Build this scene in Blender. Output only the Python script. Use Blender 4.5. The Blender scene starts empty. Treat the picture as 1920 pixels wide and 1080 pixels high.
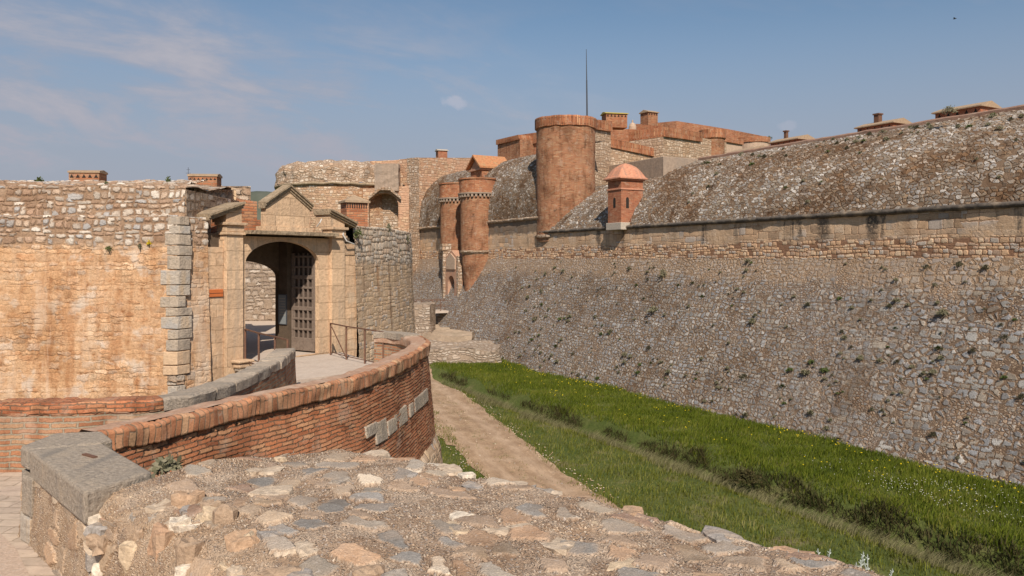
import bpy, math, random
import numpy as np
from mathutils import Vector, noise
R = math.radians
scene = bpy.context.scene
C = scene.collection
random.seed(7)
rng = np.random.default_rng(7)

# ------------------------------------------------------------------ camera, sky, sun
F = 1500.0
cd = bpy.data.cameras.new('camera'); cam = bpy.data.objects.new('camera', cd); C.objects.link(cam)
cam.location = (0, 0, 0); cam.rotation_euler = (R(90), 0, 0)
cd.sensor_width = 36; cd.lens = 36 * F / 1920; cd.shift_y = -53 / 1920; cd.clip_start = .05; cd.clip_end = 20000
scene.camera = cam
SUN_EL, SUN_AZ = 42, 8            # azimuth: degrees to the right of straight behind the camera
sd = Vector((math.sin(R(SUN_AZ)) * math.cos(R(SUN_EL)), -math.cos(R(SUN_AZ)) * math.cos(R(SUN_EL)), math.sin(R(SUN_EL))))
sl = bpy.data.lights.new('sun', 'SUN'); sun = bpy.data.objects.new('sun', sl); C.objects.link(sun)
sl.energy = 5.0; sl.angle = R(.5); sl.color = (1, .885, .76)
sun.rotation_euler = (-sd).to_track_quat('-Z', 'Y').to_euler()
scene.view_settings.view_transform = 'Standard'; scene.view_settings.look = 'None'
scene.view_settings.exposure = .15; scene.view_settings.gamma = 1
world = bpy.data.worlds.new('World'); scene.world = world; world.use_nodes = True

# ------------------------------------------------------------------ node helper
class NT:
    def __init__(s, tree): s.t = tree; s.L = tree.links
    def n(s, typ, ins=None, out=0, **kw):
        nd = s.t.nodes.new(typ)
        for k, v in kw.items(): setattr(nd, k, v)
        for k, v in (ins or {}).items():
            if hasattr(v, 'is_output'): s.L.new(v, nd.inputs[k])
            else:
                if isinstance(v, (tuple, list)) and len(v) == 3 and nd.inputs[k].type == 'RGBA': v = (*v, 1)
                nd.inputs[k].default_value = v
        return nd.outputs[out] if out is not None else nd
    def m(s, op, a, b=0.0, c=0.0, clamp=False):
        return s.n('ShaderNodeMath', {0: a, 1: b, 2: c}, operation=op, use_clamp=clamp)
    def vm(s, op, a, b=(0, 0, 0)):
        return s.n('ShaderNodeVectorMath', {0: a, 1: b}, operation=op)
    def scale(s, v, xyz): return s.vm('MULTIPLY', v, xyz)
    def mix(s, f, a, b, mode='MIX'):
        nd = s.t.nodes.new('ShaderNodeMix'); nd.data_type = 'RGBA'; nd.blend_type = mode
        for i, v in ((0, f), (6, a), (7, b)):
            if hasattr(v, 'is_output'): s.L.new(v, nd.inputs[i])
            else: nd.inputs[i].default_value = (*v, 1) if isinstance(v, (tuple, list)) and len(v) == 3 else v
        return nd.outputs[2]
    def mixf(s, f, a, b):
        return s.m('ADD', s.m('MULTIPLY', a, s.m('SUBTRACT', 1.0, f)), s.m('MULTIPLY', b, f))
    def noise(s, v, sc, det=3, rough=.55, out=0, dist=0.0):
        return s.n('ShaderNodeTexNoise', {'Vector': v, 'Scale': sc, 'Detail': det, 'Roughness': rough, 'Distortion': dist}, out)
    def step(s, x, lo, hi):
        return s.n('ShaderNodeMapRange', {0: x, 1: lo, 2: hi, 3: 0.0, 4: 1.0}, interpolation_type='SMOOTHSTEP')
    def ramp(s, x, stops, interp='LINEAR'):
        nd = s.t.nodes.new('ShaderNodeValToRGB'); r = nd.color_ramp; r.interpolation = interp
        while len(r.elements) < len(stops): r.elements.new(.5)
        for e, (p, c) in zip(r.elements, stops): e.position = p; e.color = (*c, 1)
        s.L.new(x, nd.inputs[0]); return nd.outputs[0]
    def sep(s, v): return s.n('ShaderNodeSeparateXYZ', {0: v}, None).outputs
    def comb(s, x, y, z=0.0): return s.n('ShaderNodeCombineXYZ', {0: x, 1: y, 2: z})

# world: Nishita sky with thin high cloud
wt = world.node_tree; wt.nodes.clear(); w = NT(wt)
sky = wt.nodes.new('ShaderNodeTexSky'); sky.sky_type = 'NISHITA'; sky.sun_disc = False
sky.sun_elevation = R(SUN_EL); sky.sun_rotation = R(180 - SUN_AZ); sky.air_density = 1.0; sky.dust_density = .6; sky.ozone_density = 3.0
gd = w.n('ShaderNodeTexCoord', None, 0)
dx, dy, dz = w.sep(gd)
dzc = w.m('MAXIMUM', dz, 0.0)
inv = w.m('DIVIDE', 1.0, w.m('ADD', dzc, .12))
pl = w.comb(w.m('MULTIPLY', dx, inv), w.m('MULTIPLY', dy, inv))          # flat cloud layer
dyc = w.m('MAXIMUM', dy, .15); X_ = w.m('DIVIDE', dx, dyc); Z_ = w.m('DIVIDE', dz, dyc)
rotp = w.comb(w.m('ADD', X_, w.m('MULTIPLY', Z_, -2.4)), w.m('ADD', Z_, w.m('MULTIPLY', X_, .30)))      # streaks lying along the wind
n1 = w.noise(w.scale(rotp, (1.6, 9.0, 1)), 1.5, 8, .60, dist=.5)
n2 = w.noise(w.scale(gd, (1, 1, 2.2)), 2.2, 5, .6)
n3 = w.noise(w.scale(gd, (1, 1, 2.6)), 14, 5, .62)
cover = w.m('SUBTRACT', w.m('SUBTRACT', .225, Z_), w.m('MULTIPLY', X_, .28))
cover = w.step(w.m('ADD', cover, w.m('MULTIPLY', w.m('SUBTRACT', n2, .5), .30)), -.06, .12)
wisp = w.step(w.m('ADD', w.m('MULTIPLY', n1, .7), w.m('MULTIPLY', n3, .3)), .36, .64)
veil = w.m('MULTIPLY', cover, w.m('ADD', .36, w.m('MULTIPLY', wisp, .52)), clamp=True)
veil = w.m('ADD', veil, w.m('MULTIPLY', w.step(n1, .5, .8), .12), clamp=True)
base = w.mix(1.0, sky.outputs[0], (.86, .95, .93), 'MULTIPLY')
base = w.mix(w.step(dz, .26, -.02), base, w.mix(1.0, base, (.58, .60, .62), 'MULTIPLY'))
low = w.step(dz, .36, .05)
veil = w.m('ADD', w.m('MULTIPLY', veil, .88), w.m('ADD', .09, w.m('MULTIPLY', wisp, .10)))
veil = w.m('MAXIMUM', veil, w.m('MULTIPLY', low, .88))
col = w.mix(veil, base, (3.75, 3.85, 4.6))
col = w.mix(w.m('MULTIPLY', w.m('MULTIPLY', w.step(w.m('ADD', w.m('MULTIPLY', n1, .75), w.m('MULTIPLY', n3, .25)), .46, .72), cover), w.m('SUBTRACT', .62, w.m('MULTIPLY', w.step(Z_, .22, .08), .42))), col, (5.2, 5.1, 5.6))
def puff(px, py, rx, ry):
    d = Vector(((px - 960) / F, 1, (487 - py) / F)).normalized()
    ox = w.m('DIVIDE', w.m('SUBTRACT', dx, d.x), rx); oz = w.m('DIVIDE', w.m('SUBTRACT', dz, d.z), ry)
    q = w.m('ADD', w.m('MULTIPLY', ox, ox), w.m('MULTIPLY', oz, oz))
    q = w.m('ADD', q, w.m('MULTIPLY', w.m('SUBTRACT', w.noise(gd, 70, 6), .5), 3.4))
    return w.m('MULTIPLY', w.step(q, 1.3, .2), w.step(dy, 0, .2))
col = w.mix(w.m('MULTIPLY', puff(853, 193, .017, .008), .5), col, (5.2, 5.2, 6.0))
col = w.mix(w.m('MULTIPLY', puff(1475, 237, .012, .006), .28), col, (5.0, 5.0, 5.8))
bg = w.n('ShaderNodeBackground', {'Color': col, 'Strength': .088})
wo = wt.nodes.new('ShaderNodeOutputWorld'); wt.links.new(bg, wo.inputs[0])

# ------------------------------------------------------------------ materials
def newmat(name):
    m = bpy.data.materials.new(name); m.use_nodes = True; m.node_tree.nodes.clear()
    return m, NT(m.node_tree)
def finish(m, t, color, height=None, rough=.9, relief=.02, bump=True, true=False, spec=.25):
    b = t.n('ShaderNodeBsdfPrincipled', {'Base Color': color, 'Roughness': rough, 'Specular IOR Level': spec}, None)
    o = m.node_tree.nodes.new('ShaderNodeOutputMaterial')
    t.L.new(b.outputs[0], o.inputs[0])
    if height is not None:
        if true:
            d = t.n('ShaderNodeDisplacement', {'Height': height, 'Midlevel': .6, 'Scale': relief})
            t.L.new(d, o.inputs[2]); m.displacement_method = 'BOTH'
        else:
            bp = t.n('ShaderNodeBump', {'Height': height, 'Distance': relief, 'Strength': 1.0})
            t.L.new(bp, b.inputs['Normal'])
    return m
def uvc(t): return t.n('ShaderNodeTexCoord', None, 2)

def stones(t, uv, w_, h_, pal, mortar, rand=.85, edge=.09, dist=.12, keep=1.0, fine=30., dscale=1.6):
    """irregular rubble: returns colour, height, cell random"""
    nv = t.noise(uv, dscale, 3, .6, out=1)
    off = t.scale(t.vm('SUBTRACT', nv, (.5, .5, .5)), (dist * 2, dist * 2, 0))
    off2 = t.scale(t.vm('SUBTRACT', t.noise(uv, 9, 3, .6, out=1), (.5, .5, .5)), (dist * .45, dist * .45, 0))
    p = t.scale(t.vm('ADD', t.vm('ADD', uv, off), off2), (1 / w_, 1 / h_, 1))
    cell = t.n('ShaderNodeTexVoronoi', {'Vector': p, 'Scale': 1.0, 'Randomness': rand}, 1, voronoi_dimensions='2D')
    ed = t.n('ShaderNodeTexVoronoi', {'Vector': p, 'Scale': 1.0, 'Randomness': rand}, 0, voronoi_dimensions='2D', feature='DISTANCE_TO_EDGE')
    r, g, b = t.n('ShaderNodeSeparateColor', {0: cell}, None).outputs[:3]
    fn = t.noise(uv, fine, 4, .65)
    mid = t.noise(uv, 5, 4, .6)
    wid = t.m('MULTIPLY', edge, t.m('ADD', .45, t.m('MULTIPLY', mid, 1.3)))
    mask = t.step(ed, t.m('MULTIPLY', wid, .45), t.m('MULTIPLY', wid, 1.25))
    if keep < 1: mask = t.m('MULTIPLY', mask, t.step(b, keep + .02, keep - .02))
    k = len(pal)
    c = t.ramp(r, [((i) / k, pc) for i, pc in enumerate(pal)], 'CONSTANT')
    c = t.mix(1.0, c, t.ramp(t.m('ADD', t.m('MULTIPLY', g, .55), t.m('MULTIPLY', fn, .5)), [(.15, (.62, .6, .58)), (.95, (1.32, 1.3, 1.28))]), 'MULTIPLY')
    mc = t.mix(1.0, mortar, t.ramp(t.noise(uv, fine * .7, 5, .7), [(.25, (.6, .58, .56)), (.75, (1.35, 1.33, 1.3))]), 'MULTIPLY')
    col = t.mix(mask, mc, c)
    hh = t.m('ADD', t.m('MULTIPLY', mask, t.m('ADD', .55, t.m('MULTIPLY', g, .5))), t.m('MULTIPLY', fn, .28))
    hh = t.m('ADD', hh, t.m('MULTIPLY', mid, .25))
    return col, hh, mask

def coursed(t, uv, w_, h_, pal, mortar, edge=.022, warp=.10, fine=30., gap=.0, vary=.35, speck=.5, soft=1.0):
    """roughly coursed rubble with rounded, uneven stones"""
    nv = t.scale(t.vm('SUBTRACT', t.noise(uv, 1.1, 3, .6, out=1), (.5, .5, .5)), (warp * 1.0, warp * .6, 0))
    nb = t.scale(t.vm('SUBTRACT', t.noise(uv, 6.5, 3, .6, out=1), (.5, .5, .5)), (warp * 1.1, warp * 1.0, 0))
    x, y, z = t.sep(t.vm('ADD', t.vm('ADD', uv, nv), nb))
    yn = t.m('DIVIDE', y, h_)
    yn = t.m('ADD', yn, t.m('MULTIPLY', t.m('SINE', t.m('MULTIPLY', yn, 2.1)), vary * .6))
    yn = t.m('ADD', yn, t.m('MULTIPLY', t.noise(t.comb(t.m('MULTIPLY', x, .3), t.m('MULTIPLY', y, .3)), 1.0, 1), .9))
    pc = t.n('ShaderNodeTexVoronoi', {'Vector': t.comb(t.m('DIVIDE', x, w_ * 2.6), t.m('DIVIDE', y, h_ * 3.2)), 'Scale': 1.0, 'Randomness': 1.0}, 1, voronoi_dimensions='2D')
    yn = t.m('ADD', yn, t.m('MULTIPLY', t.n('ShaderNodeSeparateColor', {0: pc}, 1), .9))
    row = t.m('FLOOR', yn); fr = t.m('SUBTRACT', yn, row)
    rr = t.n('ShaderNodeTexWhiteNoise', {'W': row}, 0, noise_dimensions='1D')
    xw = t.m('ADD', t.m('MULTIPLY', t.m('DIVIDE', x, w_), t.m('ADD', .75, t.m('MULTIPLY', rr, .6))), t.m('MULTIPLY', row, 61.7))
    cell = t.n('ShaderNodeTexVoronoi', {'W': xw, 'Scale': 1.0, 'Randomness': .85}, 1, voronoi_dimensions='1D')
    du = t.n('ShaderNodeTexVoronoi', {'W': xw, 'Scale': 1.0, 'Randomness': .85}, 0, voronoi_dimensions='1D', feature='DISTANCE_TO_EDGE')
    r, g, b = t.n('ShaderNodeSeparateColor', {0: cell}, None).outputs[:3]
    dv = t.m('MULTIPLY', t.m('MINIMUM', fr, t.m('SUBTRACT', 1.0, fr)), h_)
    du = t.m('MULTIPLY', du, w_)
    e = t.m('DIVIDE', t.m('MULTIPLY', du, dv), t.m('ADD', t.m('ADD', du, dv), .001))
    fn = t.noise(uv, fine, 5, .68)
    mid = t.noise(uv, 6, 4, .62)
    e = t.m('ADD', e, t.m('MULTIPLY', t.m('SUBTRACT', fn, .5), edge * 1.1))
    wid = t.m('MULTIPLY', edge, t.m('ADD', .35, t.m('MULTIPLY', mid, 1.4)))
    mask = t.step(e, t.m('MULTIPLY', wid, .2), t.m('MULTIPLY', wid, 1.2 * soft))
    if gap: mask = t.m('MULTIPLY', mask, t.step(b, gap - .01, gap + .01))
    k = len(pal); c = t.ramp(r, [(i / k, pc) for i, pc in enumerate(pal)], 'CONSTANT')
    c = t.mix(1.0, c, t.ramp(t.m('ADD', t.m('MULTIPLY', g, .5), t.m('MULTIPLY', mid, .5)), [(.15, (.70, .68, .66)), (.9, (1.3, 1.28, 1.26))]), 'MULTIPLY')
    c = t.mix(1.0, c, t.ramp(fn, [(.3, (1 - speck * .75,) * 3), (.5, (1,) * 3), (.7, (1 + speck * .6,) * 3)]), 'MULTIPLY')
    mc = t.mix(1.0, mortar, t.ramp(t.noise(uv, fine * .8, 5, .7), [(.28, (.6, .58, .56)), (.72, (1.3, 1.28, 1.25))]), 'MULTIPLY')
    col = t.mix(mask, mc, c)
    dome = t.step(e, 0.0, t.m('MULTIPLY', wid, 4.0))
    hh = t.m('ADD', t.m('MULTIPLY', mask, t.m('ADD', .45, t.m('MULTIPLY', g, .4))), t.m('MULTIPLY', dome, .2))
    hh = t.m('ADD', hh, t.m('ADD', t.m('MULTIPLY', fn, .22), t.m('MULTIPLY', mid, .25)))
    return col, hh, mask

def bricks(t, uv, w_, h_, c1, c2, mortar, ms=.008, dist=.01, vertical=False, fine=40., off=.5):
    if vertical:
        x, y, z = t.sep(uv); uv2 = t.comb(y, x)
    else: uv2 = uv
    o = t.scale(t.vm('SUBTRACT', t.noise(uv, 3.0, 3, .6, out=1), (.5, .5, .5)), (dist * 3, dist * 3, 0))
    o2 = t.scale(t.vm('SUBTRACT', t.noise(uv, 22.0, 2, .6, out=1), (.5, .5, .5)), (dist, dist, 0))
    p = t.vm('ADD', t.vm('ADD', uv2, o), o2)
    nd = t.n('ShaderNodeTexBrick', {'Vector': p, 'Color1': (0, 0, 0), 'Color2': (1, 1, 1), 'Mortar': (.5, .5, .5), 'Scale': 1.0, 'Mortar Size': ms, 'Mortar Smooth': .25,
             'Bias': 0.0, 'Brick Width': w_, 'Row Height': h_}, None, offset=off)
    rnd, fac = nd.outputs[0], nd.outputs[1]
    fn = t.noise(uv, fine, 4, .65)
    c = t.ramp(rnd, [(0, c1[0]), (.3, c1[1]), (.6, c2[0]), (1, c2[1])])
    c = t.mix(1.0, c, t.ramp(fn, [(.25, (.7, .68, .66)), (.75, (1.28, 1.27, 1.26))]), 'MULTIPLY')
    mc = t.mix(1.0, mortar, t.ramp(fn, [(.25, (.7, .7, .7)), (.75, (1.25, 1.25, 1.25))]), 'MULTIPLY')
    col = t.mix(fac, c, mc)
    rr = t.n('ShaderNodeSeparateColor', {0: rnd}, None).outputs[0]
    hh = t.m('ADD', t.m('MULTIPLY', t.m('SUBTRACT', 1.0, fac), t.m('ADD', .6, t.m('MULTIPLY', rr, .45))), t.m('MULTIPLY', fn, .25))
    return col, hh, fac

def patches(t, uv, col, tint, sc, lo, hi, amt, mode='MULTIPLY', stretch=(1, 1, 1), det=5):
    f = t.step(t.noise(t.scale(uv, stretch), sc, det, .62), lo, hi)
    return t.mix(t.m('MULTIPLY', f, amt), col, tint, mode)

GREY = [(.22, .21, .20), (.30, .275, .24), (.26, .265, .275), (.36, .34, .31), (.24, .20, .165), (.33, .32, .315), (.28, .22, .17)]
WARM = [(.38, .27, .19), (.44, .35, .26), (.33, .30, .27), (.50, .42, .33), (.36, .24, .16), (.42, .39, .36), (.40, .26, .18)]

def mat_batter():
    m, t = newmat('battered stone masonry'); uv = uvc(t)
    x, y, z = t.sep(uv)
    G2 = [(.27, .26, .245), (.335, .32, .295), (.285, .285, .29), (.44, .42, .39), (.26, .225, .19), (.32, .315, .31), (.38, .33, .27), (.225, .215, .21), (.30, .30, .305)]
    def one(w_, h_, e_):
        c1, h1, k1 = coursed(t, uv, w_, h_, G2, (.28, .19, .125), edge=e_, warp=.16, fine=26, gap=.10)
        c9, h9, k9 = stones(t, uv, w_ * .86, h_ * 1.05, G2, (.28, .19, .125), rand=1, edge=.17, dist=.10, keep=.92, fine=26)
        zz = t.step(t.noise(uv, .9, 3, .6), .47, .53); c1 = t.mix(zz, c1, c9); h1 = t.mixf(zz, h1, h9); k1 = t.mixf(zz, k1, k9)
        gr, gh, gk = stones(t, uv, w_ * .26, h_ * .3, [(.46, .35, .245), (.29, .20, .13), (.42, .38, .33), (.14, .10, .07), (.34, .25, .175)], (.18, .12, .08), rand=1, edge=.2, dist=.04, keep=.8, fine=40)
        iv = t.m('SUBTRACT', 1.0, k1)
        return t.mix(t.m('MULTIPLY', iv, .9), c1, gr), t.m('ADD', h1, t.m('MULTIPLY', t.m('MULTIPLY', gh, iv), .3))
    c, h = one(.44, .27, .034); c2, h2 = one(.34, .21, .030)
    f = t.step(t.m('ADD', x, t.m('MULTIPLY', t.noise(uv, .35, 3), 8.0)), 22, 36)     # smaller stones further along
    c = t.mix(f, c, c2); h = t.mixf(f, h, h2)
    rub = t.step(t.noise(uv, .55, 4, .6), .55, .64)                                  # areas where small rubble fills the face
    sm, sh, _ = stones(t, uv, .17, .12, [(.33, .28, .23), (.24, .18, .13), (.40, .36, .315), (.40, .285, .19), (.31, .295, .28)], (.22, .14, .09), rand=1, edge=.16, dist=.06, fine=34)
    c = t.mix(t.m('MULTIPLY', rub, .85), c, sm); h = t.mixf(t.m('MULTIPLY', rub, .85), h, sh)
    c = patches(t, uv, c, (.66, .58, .50), .22, .50, .68, .75)
    c = patches(t, uv, c, (.60, .54, .48), .9, .56, .7, .6)
    c = patches(t, uv, c, (.52, .47, .44), 1.0, .56, .70, .6, stretch=(1.1, .25, 1))
    c = t.mix(1.0, c, t.ramp(t.noise(uv, 20, 5, .75), [(.32, (.55, .52, .50)), (.5, (1, 1, 1)), (.68, (1.35, 1.33, 1.3))]), 'MULTIPLY')
    c = patches(t, uv, c, (1.25, 1.2, 1.14), .5, .55, .75, .6)
    c = patches(t, uv, c, (.33, .30, .27), 3.2, .62, .72, .7)
    top = t.step(t.m('ADD', y, t.m('MULTIPLY', t.noise(uv, .8, 4), 2.6)), 9.0, 10.0)  # ochre band of broken stone under the wall
    c = t.mix(t.m('MULTIPLY', top, .38), c, t.mix(1.0, (.46, .31, .19), t.ramp(t.noise(uv, 16, 5, .75), [(.3, (.6, .55, .5)), (.7, (1.3, 1.3, 1.3))]), 'MULTIPLY'))
    c = t.mix(1.0, c, (.90, .93, .96), 'MULTIPLY')
    return finish(m, t, c, h, .95, .060, true=True)
def mat_upper():
    m, t = newmat('weathered rampart wall'); uv = uvc(t); x, y, z = t.sep(uv)
    a, ah, k = coursed(t, uv, .62, .34, [(.50, .355, .235), (.52, .40, .29), (.46, .39, .33), (.60, .41, .26), (.48, .34, .23)], (.38, .245, .16), edge=.02, warp=.12, fine=24)
    b, bh, k2 = coursed(t, uv, .34, .17, [(.58, .39, .245), (.64, .49, .34), (.50, .36, .26), (.60, .40, .25), (.48, .42, .36)], (.30, .17, .105), edge=.022, warp=.10, fine=24, gap=.12)
    f = t.step(t.m('ADD', y, t.m('MULTIPLY', t.noise(uv, .9, 4), .9)), 1.5, 1.25)
    c = t.mix(f, a, b); h = t.mixf(f, t.m('MULTIPLY', ah, .5), bh)
    plaster = t.m('MULTIPLY', t.step(t.noise(t.scale(uv, (.5, 1, 1)), .7, 4), .46, .56), t.m('SUBTRACT', 1.0, f))
    c = t.mix(t.m('MULTIPLY', plaster, .75), c, t.ramp(t.noise(uv, 5, 6, .7), [(.3, (.42, .275, .175)), (.5, (.58, .405, .26)), (.7, (.66, .50, .35))]))
    h = t.mixf(t.m('MULTIPLY', plaster, .8), h, t.noise(uv, 8, 6, .7))
    c = patches(t, uv, c, (.66, .60, .56), .8, .54, .68, .6, stretch=(1, .3, 1))
    c = patches(t, uv, c, (.50, .42, .36), 2.5, .58, .7, .7)
    drip = t.m('MULTIPLY', t.step(t.noise(t.scale(uv, (1, .06, 1)), .62, 6, .7), .555, .64), t.step(t.m('ADD', y, t.m('MULTIPLY', t.noise(uv, 2.5, 4), 1.2)), .8, 2.0))
    drip = t.m('MULTIPLY', drip, t.step(t.noise(uv, 5, 5, .7), .3, .6))
    for px, wd, a in ((1122, .35, .9), (1168, .3, .7), (1262, .5, .35), (1380, .25, .5), (1498, .22, .8), (1542, .55, .85), (1634, .42, 1.0), (1655, .2, .8), (1790, .5, .35)):
        u_ = (px - 960) / 1500; s0 = 33 / (.8773 * u_ + .4799) * (.8773 - .4799 * u_)
        q = t.m('ABSOLUTE', t.m('SUBTRACT', t.m('ADD', x, t.m('MULTIPLY', t.m('SUBTRACT', t.noise(uv, 1.8, 4, .65), .5), 1.1)), s0))
        q = t.m('MULTIPLY', t.step(q, wd, wd * .3), t.step(t.m('ADD', y, t.m('MULTIPLY', t.noise(uv, 2.5, 4), 1.2)), 1.0, 2.0))
        drip = t.m('MAXIMUM', drip, t.m('MULTIPLY', t.m('MULTIPLY', q, a), t.step(t.noise(uv, 7, 5, .7), .30, .52)))
    c = t.mix(t.m('MULTIPLY', drip, .9), c, (.045, .04, .036))
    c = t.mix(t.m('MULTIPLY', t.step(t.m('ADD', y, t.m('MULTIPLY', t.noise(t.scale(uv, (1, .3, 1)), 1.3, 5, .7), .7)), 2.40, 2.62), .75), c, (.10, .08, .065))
    return finish(m, t, c, h, .92, .055, true=True)
def mat_vault():
    m, t = newmat('rounded rubble parapet'); uv = uvc(t)
    c, h, k = stones(t, uv, .25, .165, [(.30, .26, .21), (.40, .37, .33), (.22, .175, .135), (.34, .325, .31), (.30, .22, .15), (.50, .475, .44), (.265, .235, .20), (.30, .27, .235)], (.20, .14, .095), rand=1, edge=.12, dist=.09, keep=.88, fine=30)
    c = patches(t, uv, c, (.62, .49, .38), .30, .44, .60, .85)
    c = patches(t, uv, c, (1.25, 1.22, 1.18), .22, .52, .68, .7)
    c = patches(t, uv, c, (.55, .47, .40), 1.2, .52, .7, .6)
    c = patches(t, uv, c, (.38, .33, .29), .6, .57, .7, .65, stretch=(1.2, .35, 1))
    c = patches(t, uv, c, (.45, .38, .33), 3.5, .58, .7, .7)
    return finish(m, t, c, h, .95, .10, true=True)
def mat_brick(name, w_=.26, h_=.066, ms=.009, dist=.012, relief=.02, true=False, tint=(1, 1, 1), vertical=False, dirt=.5, mort=(.26, .17, .12), big=1.):
    m, t = newmat(name); uv = uvc(t)
    def q(c): return tuple(a * b for a, b in zip(c, tint))
    c, h, k = bricks(t, uv, w_, h_, (q((.26, .095, .05)), q((.42, .165, .085))), (q((.36, .15, .085)), q((.45, .24, .14))), q(mort), ms, dist, vertical)
    c = patches(t, uv, c, (.55, .52, .50), .5 * big, .45, .68, dirt)
    c = patches(t, uv, c, (.36, .33, .31), 1.6 * big, .58, .74, dirt)
    c = patches(t, uv, c, (.62, .58, .55), 2.2 * big, .50, .66, dirt * .8, stretch=(1.5, .25, 1))
    c = patches(t, uv, c, (1.35, 1.45, 1.5), .9 * big, .55, .75, .55)
    c = patches(t, uv, c, (.42, .36, .30), 7 * big, .60, .72, .45, mode='MIX')
    c = patches(t, uv, c, (.47, .34, .25), 1.9 * big, .54, .68, .45, mode='MIX')
    c = patches(t, uv, c, (.20, .155, .12), 3.1 * big, .60, .72, .5, mode='MIX')
    return finish(m, t, c, h, .9, relief, true=true)
def mat_ravelin():
    m, t = newmat('ochre ravelin masonry'); uv = uvc(t); x, y, z = t.sep(uv)
    o, oh, k = coursed(t, uv, .30, .145, [(.52, .33, .19), (.57, .38, .23), (.48, .28, .155), (.60, .43, .285), (.50, .34, .22), (.50, .39, .30)], (.50, .32, .19), edge=.018, warp=.15, fine=26, speck=.6, gap=.12)
    pm = t.step(t.noise(uv, 1.1, 5, .65), .40, .58)
    o = t.mix(t.m('MULTIPLY', pm, .62), o, t.ramp(t.noise(uv, 7, 6, .72), [(.28, (.43, .255, .14)), (.5, (.56, .35, .20)), (.72, (.66, .465, .30))]))
    oh = t.mixf(t.m('MULTIPLY', pm, .7), oh, t.noise(uv, 10, 5, .7))
    o = t.mix(1.0, o, t.ramp(t.noise(uv, 18, 5, .75), [(.34, (.68, .62, .56)), (.5, (1, 1, 1)), (.66, (1.22, 1.22, 1.2))]), 'MULTIPLY')
    o = patches(t, uv, o, (.72, .60, .50), 4.5, .52, .68, .8)
    o = patches(t, uv, o, (.50, .38, .28), 9, .60, .7, .8)
    o = patches(t, uv, o, (.58, .51, .43), 1.4, .54, .66, .6, mode='MIX')
    o = patches(t, uv, o, (.70, .58, .45), .5, .5, .68, .7, stretch=(1, .5, 1))
    o = patches(t, uv, o, (.68, .50, .36), 1.3, .5, .64, .5, stretch=(1.6, .18, 1), det=9)
    o = patches(t, uv, o, (.62, .46, .33), .9, .60, .68, .75, mode='MIX', stretch=(1.3, .16, 1))
    o = patches(t, uv, o, (.55, .31, .15), .5, .55, .7, .4, mode='MIX', stretch=(1.1, .4, 1), det=9)
    o = patches(t, uv, o, (.62, .50, .38), .7, .52, .66, .55, mode='MIX', stretch=(1.4, .35, 1), det=9)
    # patched strip of bare pale stones running down the face
    st = t.m('MULTIPLY', t.step(t.m('ABSOLUTE', t.m('SUBTRACT', t.m('ADD', x, t.m('MULTIPLY', t.noise(uv, 2, 4), .5)), 8.15)), .34, .2), t.step(y, 8.2, 7.6))
    ps, ph, _ = coursed(t, uv, .24, .13, [(.55, .44, .34), (.47, .40, .34), (.60, .50, .41)], (.40, .27, .18), edge=.018, warp=.06)
    o = t.mix(t.m('MULTIPLY', st, .7), o, ps)
    g, gh, k2 = coursed(t, uv, .23, .145, [(.42, .36, .30), (.52, .46, .39), (.40, .28, .20), (.39, .38, .37), (.62, .57, .50), (.38, .26, .18), (.47, .36, .27)], (.33, .225, .15), edge=.022, warp=.10, fine=26, gap=.05)
    g = patches(t, uv, g, (.70, .62, .56), .8, .45, .65, .6)
    f = t.step(t.m('ADD', y, t.m('MULTIPLY', t.noise(uv, 1.2, 4), .8)), 8.65, 8.9)
    c = t.mix(f, o, g); h = t.mixf(f, t.m('MULTIPLY', oh, .5), t.m('MULTIPLY', gh, 1.2))
    return finish(m, t, c, h, .92, .045, true=True)
def mat_ravelin_side():
    m, t = newmat('stained ravelin masonry'); uv = uvc(t); x, y, z = t.sep(uv)
    o, oh, k = coursed(t, uv, .26, .15, [(.50, .37, .24), (.55, .43, .31), (.46, .34, .24), (.43, .39, .35), (.57, .46, .34)], (.46, .33, .22), edge=.016, warp=.09, fine=24, gap=.15)
    pm = t.step(t.noise(uv, 1.3, 5, .65), .40, .58)
    o = t.mix(t.m('MULTIPLY', pm, .6), o, t.ramp(t.noise(uv, 8, 6, .72), [(.28, (.34, .24, .16)), (.5, (.50, .36, .235)), (.72, (.60, .46, .32))]))
    oh = t.mixf(t.m('MULTIPLY', pm, .7), oh, t.noise(uv, 10, 5, .7))
    o = patches(t, uv, o, (.42, .38, .35), .9, .53, .66, .85, stretch=(2.0, .10, 1))
    o = patches(t, uv, o, (.65, .40, .22), .9, .55, .7, .6, stretch=(1.4, .2, 1))
    g, gh, k2 = coursed(t, uv, .30, .20, [(.50, .42, .33), (.56, .48, .39), (.46, .35, .26), (.48, .43, .37)], (.36, .28, .21), edge=.024, warp=.03, fine=26)
    f = t.step(t.m('ADD', y, t.m('MULTIPLY', t.noise(uv, 1.5, 4), .5)), 8.2, 8.5)
    c = t.mix(f, o, g); h = t.mixf(f, t.m('MULTIPLY', oh, .7), gh)
    return finish(m, t, c, h, .92, .05, true=True)
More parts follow.
